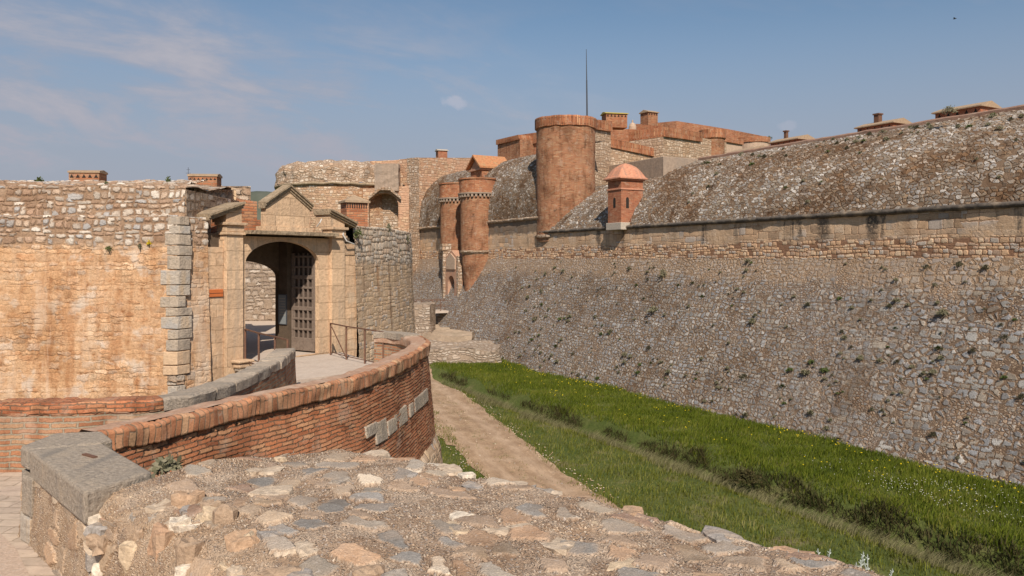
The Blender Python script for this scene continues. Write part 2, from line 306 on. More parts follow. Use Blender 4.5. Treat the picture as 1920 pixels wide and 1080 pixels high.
def mat_simple(name, col, var=.3, sc=6, rough=.9, relief=.01, tint2=None, amt=.6, psc=1.5, streak=None, spec=.25, ashlar=None):
    m, t = newmat(name); uv = uvc(t)
    n = t.noise(uv, sc, 6, .65)
    c = t.mix(1.0, col, t.ramp(n, [(.25, (1 - var,) * 3), (.75, (1 + var,) * 3)]), 'MULTIPLY')
    h = n
    if ashlar:
        nd = t.n('ShaderNodeTexBrick', {'Vector': t.vm('ADD', uv, t.scale(t.noise(uv, 3, 4, out=1), (.10, .07, 0))), 'Color1': (.86, .84, .82), 'Color2': (1.14, 1.12, 1.08), 'Mortar': (.80, .75, .68), 'Scale': 1.0, 'Mortar Size': .008, 'Mortar Smooth': .4, 'Brick Width': ashlar[0], 'Row Height': ashlar[1]}, None)
        c = t.mix(1.0, c, nd.outputs[0], 'MULTIPLY'); h = t.m('SUBTRACT', n, nd.outputs[1])
    if tint2: c = patches(t, uv, c, tint2, psc, .48, .66, amt, mode='MIX')
    if streak: c = patches(t, uv, c, streak, 1.6, .5, .66, .7, mode='MIX', stretch=(2.0, .15, 1))
    c = patches(t, uv, c, (.6, .58, .56), sc * 3, .55, .72, .5)
    return finish(m, t, c, h, rough, relief, spec=spec)
def mat_far_stone(name, pal, mortar, w_, h_, relief=.05, tints=()):
    m, t = newmat(name); uv = uvc(t)
    c, h, k = coursed(t, uv, w_, h_, pal, mortar, edge=.035, warp=.16, fine=16, gap=.08)
    for tt in tints: c = patches(t, uv, c, *tt[0:5], **tt[5])
    return finish(m, t, c, h, .93, relief)
def mat_rubble():
    m, t = newmat('mortared rubble'); uv = uvc(t)
    c, h, k = stones(t, uv, .33, .21, [(.38, .285, .21), (.36, .32, .27), (.46, .36, .26), (.40, .27, .20), (.56, .48, .38), (.31, .295, .275), (.44, .30, .20), (.40, .32, .24), (.37, .325, .275), (.44, .33, .24)], (.42, .325, .245), rand=1, edge=.13, dist=.17, keep=.50, fine=16)
    p, ph, pk = stones(t, uv, .026, .021, [(.26, .18, .13), (.62, .54, .44), (.20, .165, .135), (.48, .35, .24), (.34, .31, .29), (.55, .45, .34)], (.27, .185, .125), rand=1, edge=.22, dist=.03, keep=.7, fine=110)
    inv = t.m('SUBTRACT', 1.0, k)
    c = t.mix(t.m('MULTIPLY', inv, .85), c, p)
    gm = t.noise(uv, 45, 5, .7)
    c = t.mix(t.m('MULTIPLY', t.step(t.noise(uv, 2.2, 5, .65), .5, .62), .45), c, t.mix(1.0, c, (.62, .52, .44), 'MULTIPLY'))
    ea = t.m('MULTIPLY', inv, t.step(t.noise(uv, 2.6, 5, .65), .50, .60))
    c = t.mix(t.m('MULTIPLY', ea, .75), c, t.ramp(gm, [(.3, (.33, .25, .185)), (.7, (.52, .415, .315))]))
    lw_ = t.step(t.noise(uv, 3.4, 5, .65), .45, .62)
    c = t.mix(t.m('MULTIPLY', lw_, .35), c, (.43, .335, .255))
    sp_ = t.m('MULTIPLY', t.m('MULTIPLY', inv, t.step(t.noise(uv, 60, 3, .8), .53, .60)), t.step(t.noise(uv, 3, 4, .6), .38, .6))
    c = t.mix(t.m('MULTIPLY', sp_, .75), c, (.66, .56, .44))
    sd_ = t.m('MULTIPLY', inv, t.step(t.noise(t.vm('ADD', uv, (7.3, 2.1, 0)), 48, 4, .8), .54, .61))
    c = t.mix(t.m('MULTIPLY', sd_, .65), c, (.12, .085, .06))
    c = patches(t, uv, c, (1.35, 1.3, 1.2), 1.2, .55, .7, .5)
    c = patches(t, uv, c, (.58, .54, .50), 26, .60, .68, .5, mode='MIX')
    c = patches(t, uv, c, (.13, .115, .10), 34, .62, .7, .6, mode='MIX')
    x, y, z = t.sep(uv)
    ff = t.m('MULTIPLY', t.step(t.m('ADD', y, t.m('MULTIPLY', t.noise(uv, 2, 4), .5)), 1.55, 1.15), t.step(t.noise(uv, 4, 5, .65), .38, .52))
    c = t.mix(t.m('MULTIPLY', ff, .30), c, t.ramp(gm, [(.3, (.42, .28, .165)), (.7, (.64, .47, .31))]))
    h = t.m('ADD', t.m('MULTIPLY', h, .8), t.m('MULTIPLY', t.m('MULTIPLY', ph, inv), .30))
    h = t.m('ADD', h, t.m('MULTIPLY', gm, .30))
    c = t.mix(1.0, c, t.ramp(t.noise(uv, 70, 4, .7), [(.3, (.72, .70, .68)), (.7, (1.25, 1.25, 1.24))]), 'MULTIPLY')
    return finish(m, t, c, h, .93, .045, true=True)

MT = {}
MT['batter'] = mat_batter(); MT['upper'] = mat_upper(); MT['vault'] = mat_vault(); MT['rubble'] = mat_rubble()
MT['ravelin'] = mat_ravelin(); MT['ravelin_side'] = mat_ravelin_side()
MT['brick_near'] = mat_brick('weathered red brick', .24, .062, .010, .020, .028, True, (1.22, 1.22, 1.12), mort=(.17, .10, .065), dirt=.9)
MT['brick_inner'] = mat_brick('pink brick with wide mortar', .34, .075, .014, .022, .02, False, (.92, 1.12, 1.15), mort=(.33, .225, .16), dirt=.8)
MT['soldier'] = mat_brick('brick on edge coping', .5, .088, .008, .010, .022, True, (1.2, 1.42, 1.42), True, dirt=.9, mort=(.19, .11, .07))
MT['soldier_top'] = mat_simple('worn brick and mortar top', (.40, .25, .17), .3, 14, .95, .02, (.48, .36, .27), .7, 3)
MT['brick_far'] = mat_brick('tower brick', .30, .09, .014, .03, .04, False, (1.06, 1.17, 1.13), dirt=1.0, big=1.0, mort=(.34, .19, .12))
MT['brick_dark'] = mat_brick('shaft brick', .30, .09, .012, .02, .03, False, (1.2, 1.2, 1.1), dirt=.6, big=1.2, mort=(.28, .16, .11))
MT['soldier_far'] = mat_brick('tower rim brick on edge', .9, .16, .02, .02, .05, False, (1.2, 1.22, 1.12), True, dirt=.7, mort=(.16, .08, .05))
MT['sentry'] = mat_brick('smooth salmon brick', .28, .075, .010, .012, .02, False, (1.15, 1.05, 1.0), dirt=.55)
MT['plaster_pink'] = mat_simple('salmon plaster dome', (.54, .245, .15), .3, 4, .85, .02, (.40, .24, .17), .7, 1.8, (.30, .19, .14))
MT['pale'] = mat_simple('pale cut stone', (.44, .385, .32), .25, 8, .9, .01)
MT['gate'] = mat_simple('ochre sandstone ashlar', (.57, .395, .255), .26, 9, .9, .03, (.62, .48, .34), .65, 2.0, (.42, .29, .19), ashlar=(.55, .34))
MT['gate_smooth'] = mat_simple('ochre sandstone', (.60, .43, .285), .24, 9, .9, .03, (.50, .355, .225), .65, 2.2, (.40, .31, .225), ashlar=(1.1, .52))
MT['cornice'] = mat_simple('lichened brown cornice', (.31, .235, .155), .45, 12, .95, .04, (.44, .35, .245), .7, 3, (.15, .12, .09))
MT['cap'] = mat_simple('worn pale capping stone', (.42, .345, .265), .35, 16, .9, .035, (.34, .30, .255), .75, 3, (.26, .22, .18))
MT['grey'] = mat_simple('grey cut stone', (.345, .29, .23), .42, 22, .9, .035, (.42, .34, .255), .75, 3.5, (.21, .19, .165))
MT['quoin'] = mat_simple('pale grey quoin', (.44, .38, .31), .3, 14, .9, .04, (.38, .36, .335), .8, 2.5, (.50, .37, .24))
MT['passage_shade'] = mat_simple('shade darkened passage stone', (.11, .08, .055), .3, 5, .95, .03, (.10, .075, .055), .6, 1.2)  # stone coloured darker to paint in the shade of the passage
MT['dark'] = mat_simple('painted opening shade', (.03, .024, .02), .3, 6)  # near black, painted in for the shade inside openings
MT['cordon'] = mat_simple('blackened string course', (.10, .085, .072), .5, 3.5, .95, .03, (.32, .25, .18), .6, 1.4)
MT['ridge'] = mat_simple('red ridge render', (.27, .165, .12), .22, 5, .95, .02, (.33, .25, .19), .6, 1.2)
MT['wood'] = mat_simple('weathered grey door wood', (.19, .145, .115), .35, 14, .8, .006, (.26, .205, .165), .5, 2)
MT['wood_dark'] = mat_simple('dark door boards', (.09, .065, .05), .3, 14, .85, .006)
MT['plank'] = mat_simple('dusty deck planks', (.50, .42, .35), .15, 10, .9, .006, (.42, .34, .28), .5, 2)
MT['rust'] = mat_simple('rusted iron', (.14, .075, .05), .35, 25, .75, .002, (.22, .10, .05), .6, 8)
MT['tile'] = mat_simple('orange roof tile', (.44, .20, .095), .4, 5, .9, .06, (.36, .26, .14), .7, 2)
MT['tile_brown'] = mat_simple('brown stone roof', (.36, .26, .17), .25, 8, .9, .02, (.28, .22, .16), .5, 3)
MT['lichen'] = mat_simple('yellow lichened tile', (.42, .34, .08), .25, 8, .9, .02, (.36, .27, .13), .6, 3)
MT['board'] = mat_simple('grey sign board', (.22, .24, .25), .06, 4, .5, .001)
MT['plaque'] = mat_simple('orange clay plaque', (.52, .15, .045), .12, 10, .7, .003)
MT['pave'] = mat_simple('pale paving stones', (.46, .375, .30), .2, 6, .95, .02, (.40, .31, .25), .6, 2, ashlar=(.5, .22))
MT['gravel'] = mat_simple('pinkish gravel', (.46, .35, .27), .3, 30, .95, .015, (.52, .42, .34), .6, 12)
MT['court'] = mat_simple('court dust', (.50, .41, .33), .12, 9, .95, .01)
MT['dust'] = mat_simple('dusty earth bank', (.36, .28, .205), .3, 2.5, .95, .06, (.25, .20, .14), .7, .6)
MT['pipe'] = mat_simple('white pipe', (.62, .6, .56), .05, 4, .5, .001)
MT['mast'] = mat_simple('dark mast metal', (.07, .075, .085), .1, 4, .5, .001)
MT['keep_stone'] = mat_far_stone('keep stone', [(.52, .41, .30), (.44, .32, .22), (.58, .47, .36), (.47, .36, .26)], (.38, .26, .175), .42, .26, .05, [((.8, .66, .5), .25, .5, .7, .6, {})])
MT['plain_far'] = mat_simple('brown rendered wall', (.33, .25, .19), .25, 4, .95, .03, (.27, .22, .18), .6, .8, (.24, .19, .15))
MT['render_far'] = mat_simple('buff rendered wall', (.46, .34, .25), .2, 4, .95, .03, (.40, .27, .19), .6, .8, (.36, .27, .2))
MT['drum'] = mat_far_stone('artillery tower stone', [(.50, .37, .25), (.42, .28, .19), (.56, .46, .36), (.48, .33, .22)], (.44, .29, .185), .42, .25, .06,
    [((.85, .58, .38), .22, .48, .66, .7, {}), ((.6, .52, .46), .8, .55, .7, .7, {'stretch': (1.5, .15, 1)})])
MT['drum_top'] = mat_far_stone('artillery tower parapet stone', [(.50, .40, .31), (.43, .34, .26), (.55, .47, .385), (.42, .30, .21)], (.36, .255, .175), .42, .25, .09,
    [((.62, .52, .45), .6, .5, .7, .6, {})])
MT['wing'] = mat_far_stone('ochre wing masonry', [(.50, .34, .22), (.46, .30, .20), (.56, .44, .33), (.50, .36, .24)], (.46, .28, .18), .5, .28, .05,
    [((.52, .31, .20), .25, .47, .56, .75, {'mode': 'MIX'}), ((.6, .5, .42), .8, .55, .7, .7, {'stretch': (1.5, .15, 1)})])
MT['pinkwall'] = mat_simple('rose rendered brick', (.46, .26, .17), .2, 5, .95, .03, (.42, .32, .24), .6, 1.0, (.34, .22, .16))
MT['platform'] = mat_far_stone('rubble platform', [(.40, .33, .265), (.33, .26, .205), (.46, .40, .335)], (.31, .24, .18), .38, .2, .08)

def mat_veg(name, cols, sc=1.2, rough=.7, island=True, trans=.25):
    m, t = newmat(name)
    pos = t.n('ShaderNodeNewGeometry', None, 0)
    isl = t.n('ShaderNodeNewGeometry', None, 'Random Per Island')
    n = t.noise(pos, sc, 3, .6)
    x = t.m('ADD', t.m('MULTIPLY', n, .6), t.m('MULTIPLY', isl, .42)) if island else n
    k = len(cols) - 1
    c = t.ramp(x, [(.2 + .6 * i / k, q) for i, q in enumerate(cols)])
    a = t.n('ShaderNodeBsdfPrincipled', {'Base Color': c, 'Roughness': rough, 'Specular IOR Level': .15})
    b = t.n('ShaderNodeBsdfTranslucent', {'Color': c})
    o = m.node_tree.nodes.new('ShaderNodeOutputMaterial')
    t.L.new(t.n('ShaderNodeMixShader', {0: trans, 1: a, 2: b}), o.inputs[0])
    return m
MT['grass'] = mat_veg('meadow grass', [(.032, .045, .004), (.07, .10, .006), (.12, .15, .012), (.22, .21, .045)], .35)
MT['grass_lush'] = mat_veg('bright verge grass', [(.045, .052, .007), (.095, .11, .012), (.155, .17, .025), (.28, .25, .10)], .35)
MT['straw'] = mat_veg('pale long grass', [(.12, .11, .05), (.20, .19, .09), (.30, .27, .15), (.17, .19, .06)], .7)
MT['brush'] = mat_veg('dark ditch brush', [(.020, .024, .008), (.042, .042, .014), (.075, .06, .025), (.035, .05, .010)], .7)
MT['sage'] = mat_veg('grey green weed', [(.14, .13, .07), (.20, .19, .12), (.28, .25, .17)], 3)
MT['weed'] = mat_veg('green weed', [(.05, .075, .02), (.09, .12, .035), (.14, .16, .06)], 3)
MT['silver'] = mat_veg('silvery leaves', [(.30, .34, .30), (.42, .46, .42), (.50, .54, .50)], 3, trans=.1)
MT['yellow'] = mat_veg('yellow petals', [(.65, .48, .01), (.75, .58, .02)], 3)
MT['white'] = mat_veg('white petals', [(.6, .6, .5), (.75, .75, .68)], 3)
MT['stem'] = mat_veg('stem', [(.10, .08, .04), (.12, .11, .05)], 3, trans=0)
def mat_rock():
    m, t = newmat('set rubble stones'); isl = t.n('ShaderNodeNewGeometry', None, 'Random Per Island'); pos = t.n('ShaderNodeNewGeometry', None, 0)
    pal = [(.55, .45, .34), (.37, .325, .275), (.46, .31, .20), (.66, .58, .47), (.35, .32, .29), (.48, .31, .20), (.40, .29, .20), (.58, .46, .32)]
    c = t.ramp(isl, [(i / 8, q) for i, q in enumerate(pal)], 'CONSTANT')
    n = t.noise(pos, 22, 6, .7); n2 = t.noise(pos, 5, 4, .6)
    c = t.mix(1.0, c, t.ramp(n, [(.3, (.62, .60, .58)), (.7, (1.28, 1.27, 1.26))]), 'MULTIPLY')
    c = t.mix(t.m('MULTIPLY', t.step(n2, .5, .62), .45), c, (.40, .30, .21))
    return finish(m, t, c, t.m('ADD', n, n2), .9, .02)
MT['rock'] = mat_rock()
MT['hill'] = mat_veg('scrub hill', [(.06, .07, .05), (.09, .10, .075), (.13, .13, .105)], .012, island=False, trans=0)
def mat_ground():
    m, t = newmat('moat soil'); pos = t.n('ShaderNodeNewGeometry', None, 0)
    n = t.noise(pos, .8, 5, .6); n2 = t.noise(pos, 9, 4, .6)
    c = t.ramp(n, [(.3, (.05, .075, .012)), (.55, (.085, .10, .025)), (.7, (.15, .13, .06))])
    c = t.mix(1.0, c, t.ramp(n2, [(.3, (.7,) * 3), (.7, (1.3,) * 3)]), 'MULTIPLY')
    return finish(m, t, c, n2, .95, .03)
MT['ground'] = mat_ground()
def mat_path():
    m, t = newmat('sandy track'); pos = t.n('ShaderNodeNewGeometry', None, 0); uv = uvc(t); x, y, z = t.sep(uv)
    n = t.noise(pos, 1.2, 5, .6); n2 = t.noise(pos, 14, 5, .7)
    c = t.ramp(n, [(.3, (.30, .205, .13)), (.55, (.37, .26, .17)), (.75, (.43, .32, .23))])
    c = t.mix(1.0, c, t.ramp(n2, [(.3, (.78,) * 3), (.7, (1.22,) * 3)]), 'MULTIPLY')
    rut = t.step(t.m('ABSOLUTE', t.m('SUBTRACT', t.m('ABSOLUTE', y), .7)), .35, .1)
    c = t.mix(t.m('MULTIPLY', rut, .45), c, (.47, .35, .25))
    c = t.mix(1.0, c, t.ramp(t.noise(t.scale(uv, (.25, 1, 1)), 3, 6, .7), [(.35, (.78, .75, .72)), (.6, (1.1, 1.1, 1.1))]), 'MULTIPLY')
    c = t.mix(t.m('MULTIPLY', t.step(t.noise(pos, 3, 5, .7), .56, .66), t.m('MULTIPLY', t.step(t.m('ABSOLUTE', y), .5, .1), .6)), c, (.13, .13, .05))
    return finish(m, t, c, n2, .95, .03)
MT['path'] = mat_path()

# ------------------------------------------------------------------ mesh builder
ROOTS = {}
def thing(name, label, cat, loc=(0, 0, 0), rotz=0.0, group=None):
    o = bpy.data.objects.new(name, None); C.objects.link(o); o.location = loc; o.rotation_euler = (0, 0, rotz)
    o.empty_display_size = .3; o['label'] = label; o['category'] = cat
    if group: o['group'] = group
    ROOTS[o.name] = (Vector(loc), rotz)
    return o
def tag(o, label, cat, group=None, kind=None):
    if label: o['label'] = label
    if cat: o['category'] = cat
    if group: o['group'] = group
    if kind: o['kind'] = kind
    return o
def auto_uv(ps):
    n = Vector((0, 0, 0)); k = len(ps)
    for i in range(k):
        a, b = Vector(ps[i]), Vector(ps[(i + 1) % k]); n += a.cross(b)
    if n.length < 1e-12: return [(0, 0)] * k
    n.normalize()
    if abs(n.z) > .92: return [(p[0], p[1]) for p in ps]
    tt = Vector((-n.y, n.x, 0)).normalized(); bb = n.cross(tt)
    return [(Vector(p).dot(tt), Vector(p).dot(bb)) for p in ps]
class MB:
    def __init__(s): s.v = []; s.f = []; s.uv = []
    def add(s, vs, fs, uvs=None):
        b = len(s.v); s.v += [tuple(p) for p in vs]
        for i, f in enumerate(fs):
            s.f.append(tuple(b + j for j in f))
            s.uv.append(uvs[i] if uvs else auto_uv([vs[j] for j in f]))
        return s
    def grid(s, pts, uvs=None):
        """pts[i][j]"""
        ni, nj = len(pts), len(pts[0]); b = len(s.v)
        for r in pts: s.v += [tuple(p) for p in r]
        for i in range(ni - 1):
            for j in range(nj - 1):
                q = (b + i * nj + j, b + (i + 1) * nj + j, b + (i + 1) * nj + j + 1, b + i * nj + j + 1)
                s.f.append(q)
                s.uv.append([uvs[i][j], uvs[i + 1][j], uvs[i + 1][j + 1], uvs[i][j + 1]] if uvs else auto_uv([s.v[k] for k in q]))
        return s
    def box(s, x0, x1, y0, y1, z0, z1, step=None):
        if step is None:
            v = [(x, y, z) for x in (x0, x1) for y in (y0, y1) for z in (z0, z1)]
            return s.add(v, [(0, 1, 3, 2), (4, 6, 7, 5), (0, 4, 5, 1), (2, 3, 7, 6), (0, 2, 6, 4), (1, 5, 7, 3)])
        def ax(a, b): n = max(1, int(round(abs(b - a) / step))); return [a + (b - a) * i / n for i in range(n + 1)]
        X, Y, Z = ax(x0, x1), ax(y0, y1), ax(z0, z1)
        s.grid([[(x, y0, z) for z in Z] for x in X]); s.grid([[(x, y1, z) for z in Z] for x in X[::-1]])
        s.grid([[(x0, y, z) for z in Z] for y in Y[::-1]]); s.grid([[(x1, y, z) for z in Z] for y in Y])
        s.grid([[(x, y, z1) for y in Y] for x in X]); s.grid([[(x, y, z0) for y in Y] for x in X[::-1]])
        return s
    def ext(s, poly, a0, a1, axis='y'):
        """extrude poly of (x,z) along y (or (y,z) along x, or (x,y) along z)"""
        def P(p, a): return {'y': (p[0], a, p[1]), 'x': (a, p[0], p[1]), 'z': (p[0], p[1], a)}[axis]
        n = len(poly); v = [P(p, a0) for p in poly] + [P(p, a1) for p in poly]
        fs = [tuple(range(n)), tuple(range(2 * n - 1, n - 1, -1))] + [(i, n + i, n + (i + 1) % n, (i + 1) % n) for i in range(n)]
        return s.add(v, fs)
    def lathe(s, prof, cx, cy, n=48, a0=0, a1=2 * math.pi, rref=None, cap=False):
        rref = rref or max(p[0] for p in prof); arc = [0]
        for a, b in zip(prof, prof[1:]): arc.append(arc[-1] + math.hypot(a[0] - b[0], a[1] - b[1]))
        pts = []; uv = []
        for i in range(n + 1):
            an = a0 + (a1 - a0) * i / n
            pts.append([(cx + r * math.cos(an), cy + r * math.sin(an), z) for r, z in prof]); uv.append([(an * rref, prof[0][1] + q) for q in arc])
        s.grid(pts, uv)
        if cap:
            r, z = prof[-1]; s.add([(cx + r * math.cos(a0 + (a1 - a0) * i / n), cy + r * math.sin(a0 + (a1 - a0) * i / n), z) for i in range(n)], [tuple(range(n))])
        return s
    def tube(s, p0, p1, r, n=8, r1=None):
        p0, p1 = Vector(p0), Vector(p1); d = (p1 - p0); L = d.length; d.normalize()
        a = d.orthogonal().normalized(); b = d.cross(a); r1 = r if r1 is None else r1
        vs = [p0 + (a * math.cos(2 * math.pi * i / n) + b * math.sin(2 * math.pi * i / n)) * r for i in range(n)]
        vs += [p1 + (a * math.cos(2 * math.pi * i / n) + b * math.sin(2 * math.pi * i / n)) * r1 for i in range(n)]
        fs = [(i, (i + 1) % n, n + (i + 1) % n, n + i) for i in range(n)] + [tuple(range(n - 1, -1, -1)), tuple(range(n, 2 * n))]
        uv = [[(i * .1, 0), ((i + 1) * .1, 0), ((i + 1) * .1, L), (i * .1, L)] for i in range(n)] + [[(0, 0)] * n] * 2
        return s.add(vs, fs, uv)
    def beam(s, p0, p1, wd, h):
        """box bar from p0 to p1 with horizontal width wd and height h"""
        p0, p1 = Vector(p0), Vector(p1); d = (p1 - p0).normalized()
        a = Vector((-d.y, d.x, 0)); a = a.normalized() if a.length > 1e-6 else Vector((1, 0, 0)); b = d.cross(a)
        vs = [p + a * sx * wd / 2 + b * sz * h / 2 for p in (p0, p1) for sx in (-1, 1) for sz in (-1, 1)]
        return s.add(vs, [(0, 1, 3, 2), (4, 6, 7, 5), (0, 4, 5, 1), (2, 3, 7, 6), (0, 2, 6, 4), (1, 5, 7, 3)])
    def sweep(s, path, prof, closed=False, u0=0.0, v0=0.0, caps=True):
        """path [(x,y)], prof [(offset to the right of travel, z)] or function(i)->prof"""
        n = len(path); pts = []; uv = []; u = u0
        for i in range(n):
            a = Vector(path[max(0, i - 1)]); b = Vector(path[min(n - 1, i + 1)]); d = (b - a).normalized()
            r = Vector((d.y, -d.x))
            if 0 < i < n - 1:
                d1 = (Vector(path[i]) - a).normalized(); k = max(.5, d1.dot(d)); 
            else: k = 1
            if i: u += (Vector(path[i]) - Vector(path[i - 1])).length
            pr = prof(i) if callable(prof) else prof
            if closed: pr = list(pr) + [pr[0]]
            arc = v0; rowu = []; row = []
            for j, (o, z) in enumerate(pr):
                if j: arc += math.hypot(o - pr[j - 1][0], z - pr[j - 1][1])
                row.append((path[i][0] + r.x * o / k, path[i][1] + r.y * o / k, z)); rowu.append((u, arc))
            pts.append(row); uv.append(rowu)
        s.grid(pts, uv)
        if caps and closed:
            s.add(pts[0][:-1], [tuple(range(len(pts[0]) - 1))]); s.add(pts[-1][:-1], [tuple(range(len(pts[0]) - 2, -1, -1))])
        return s
    def build(s, name, mat, parent=None, world=True, smooth=False, jit=0., js=2., bevel=0.):
        vs = s.v
        if jit: vs = [tuple(Vector(p) + noise.noise_vector(Vector(p) * js) * jit) for p in vs]
        if parent is not None and world:
            root = parent
            while root.parent: root = root.parent
            L, rz = ROOTS[root.name]; c, sn = math.cos(-rz), math.sin(-rz)
            vs = [((p[0] - L.x) * c - (p[1] - L.y) * sn, (p[0] - L.x) * sn + (p[1] - L.y) * c, p[2] - L.z) for p in vs]
        me = bpy.data.meshes.new(name); me.from_pydata(vs, [], s.f)
        ul = me.uv_layers.new(name='UVMap'); flat = [c for f in s.uv for q in f for c in q]
        ul.data.foreach_set('uv', flat)
        me.materials.append(MT[mat]); me.validate()
        if smooth: me.polygons.foreach_set('use_smooth', [True] * len(me.polygons))
        o = bpy.data.objects.new(name, me); C.objects.link(o)
        if parent is not None: o.parent = parent
        if bevel:
            b = o.modifiers.new('bevel', 'BEVEL'); b.width = bevel; b.segments = 2; b.limit_method = 'ANGLE'
        return o
def resample(path, step):
    out = [tuple(path[0])]
    for a, b in zip(path, path[1:]):
        a, b = Vector(a), Vector(b); n = max(1, int(round((b - a).length / step)))
        out += [tuple(a.lerp(b, i / n)) for i in range(1, n + 1)]
    return out
def smooth_path(pts, it=2):
    for _ in range(it):
        q = [pts[0]]
        for a, b in zip(pts, pts[1:]):
            q.append(tuple(.75 * x + .25 * y for x, y in zip(a, b))); q.append(tuple(.25 * x + .75 * y for x, y in zip(a, b)))
        q.append(pts[-1]); pts = q
    return pts
def rprof(prof, step):
    return resample(prof, step)
def U(px): return (px - 960) / F
def P(px, py, Y): return (U(px) * Y, Y, (487 - py) / F * Y)
def PXY(px, Y): return (U(px) * Y, Y)
dn = math.hypot(-.547, 1); D = (-.547 / dn, 1 / dn); N = (1 / dn, .547 / dn)      # along the rampart, and into it
def WP(s, c, z=None):
    q = (N[0] * c + D[0] * s, N[1] * c + D[1] * s)
    return q if z is None else (*q, z)
def SC(x, y): return (D[0] * x + D[1] * y, N[0] * x + N[1] * y)

#==SETTING==
# ------------------------------------------------------------------ ground of the moat
def ditch_c(s): return 22.0 + .022 * (s - 20)
def ground_z(x, y):
    s, c = SC(x, y)
    z = -8.0 + .12 * noise.noise(Vector((x * .15, y * .15, 0))) + .04 * noise.noise(Vector((x * .8, y * .8, 3)))
    d = c - ditch_c(s)
    k = min(1, max(0, (d - .1) / 1.1)); k = k * k * (3 - 2 * k)
    z += -.75 + .8 * k                       # the right meadow stands above the track side
    e = min(1, max(0, (-.2 - d) / 1.5)); z += .5 * e * e * (3 - 2 * e)
    if s > 50: z += min(.5, (s - 50) * .03)
    return z
m = MB(); pts = []
xs = list(np.concatenate([np.linspace(-3000, -80, 8), np.linspace(-60, -12, 12), np.linspace(-11, 30, 138), np.linspace(34, 90, 10), np.linspace(150, 3000, 8)]))
ys = list(np.concatenate([np.linspace(-3000, -80, 8), np.linspace(-60, 5, 14), np.linspace(6, 75, 200), np.linspace(80, 160, 10), np.linspace(300, 9000, 8)]))
m.grid([[(x, y, ground_z(x, y)) for y in ys] for x in xs])
g = m.build('ground', 'ground', smooth=True); tag(g, None, None, kind='structure')
# sandy track
pc = smooth_path([(-9.5, 66), (-7.8, 60), (-5.2, 51), (-2.6, 42.4), (-.75, 34.7), (.75, 30), (2.1, 26), (4.2, 20), (7.5, 10), (11, 0)], 3)
pc = resample(pc, .25)
def pprof(i):
    s = i * .25; a = 1.55 + .25 * noise.noise(Vector((s * .5, 0, 0))) + .12 * noise.noise(Vector((s * 2.5, 4, 0))); b = 1.5 + .5 * min(1, max(0, (s - 0) / 10)) * (1 if s < 32 else .2) + .25 * noise.noise(Vector((s * .5, 9, 0))) + .12 * noise.noise(Vector((s * 2.5, 14, 0)))
    return [(-a + (a + b) * j / 14, 0) for j in range(15)]
m = MB(); m.sweep(pc, pprof)
k = 0
m.v = [(x, y, ground_z(x, y) + .03) for x, y, z in m.v]
m.uv = []; 
npj = 15
for i in range(len(pc) - 1):
    for j in range(14):
        f = lambda a, b: (a * .25, -1.5 + 3 * b / 14)
        m.uv.append([f(i, j), f(i + 1, j), f(i + 1, j + 1), f(i, j + 1)])
o = m.build('path', 'path', smooth=True); tag(o, None, None, kind='structure')
PATHPTS = np.array(pc)
# hills on the horizon
m = MB(); pts = []
hx = np.linspace(-2600, 2600, 160)
for i, x in enumerate(hx):
    top = 208 + 16 * noise.noise(Vector((x * .002, 0, 0))) + 7 * noise.noise(Vector((x * .012, 5, 0))) + 2.5 * noise.noise(Vector((x * .08, 5, 0)))
    pts.append([(x, 2250 + q * 260, -12 + (top + 12) * (math.sin(q * math.pi / 2) if q <= 1 else 1)) for q in (0, .15, .3, .5, .7, .85, 1, 3)])
m.grid(pts); o = m.build('hills', 'hill', smooth=True); tag(o, None, None, kind='structure')
# ramp and court levels
DK = -2.85
m = MB()
wl = [(-30, 11.2), (-6.9, 11.0), (-5.2, 11.15), (-4.75, 12.2), (-4.75, 15), (-5.15, 17.9)]
wr = [(-30, 4), (-6, 4), (-4.6, 9), (-3.4, 11.6), (-2.6, 14), (-2.3, 17), (-2.4, 19.5), (-3.1, 21)]
poly = [(-30, 11.3), (-6.8, 11.1), (-4.9, 11.4), (-4.6, 12.5), (-4.6, 15), (-4.95, 17.9), (-5.0, 19.0), (-3.6, 21.1), (-3.0, 21.1), (-2.2, 19.5), (-2.2, 17), (-2.5, 14), (-3.4, 11.5), (-4.8, 9.3), (-4.6, 8.0), (4, -1.5), (4, -14), (-30, -14)]
m.ext(poly, -8.2, DK, 'z')
o = m.build('walkway', 'pave'); tag(o, None, None, kind='structure')
m = MB(); m.add([(-30, -14, DK + .004), (3, -14, DK + .004), (3, -2, DK + .004), (-4.9, 7.9, DK + .004), (-5.6, 8.6, DK + .004), (-30, 7.4, DK + .004)], [(0, 1, 2, 3, 4, 5)])
o = m.build('gravel_path', 'gravel'); tag(o, None, None, kind='structure')
m = MB(); m.ext([(-8.9, 22.8), (-6.9, 25.9), (-6.2, 27), (-5.5, 32), (-6, 36), (-11, 42), (-24, 42), (-24, 23)], -8.2, DK - .01, 'z')
o = m.build('courtyard', 'court'); tag(o, None, None, kind='structure')

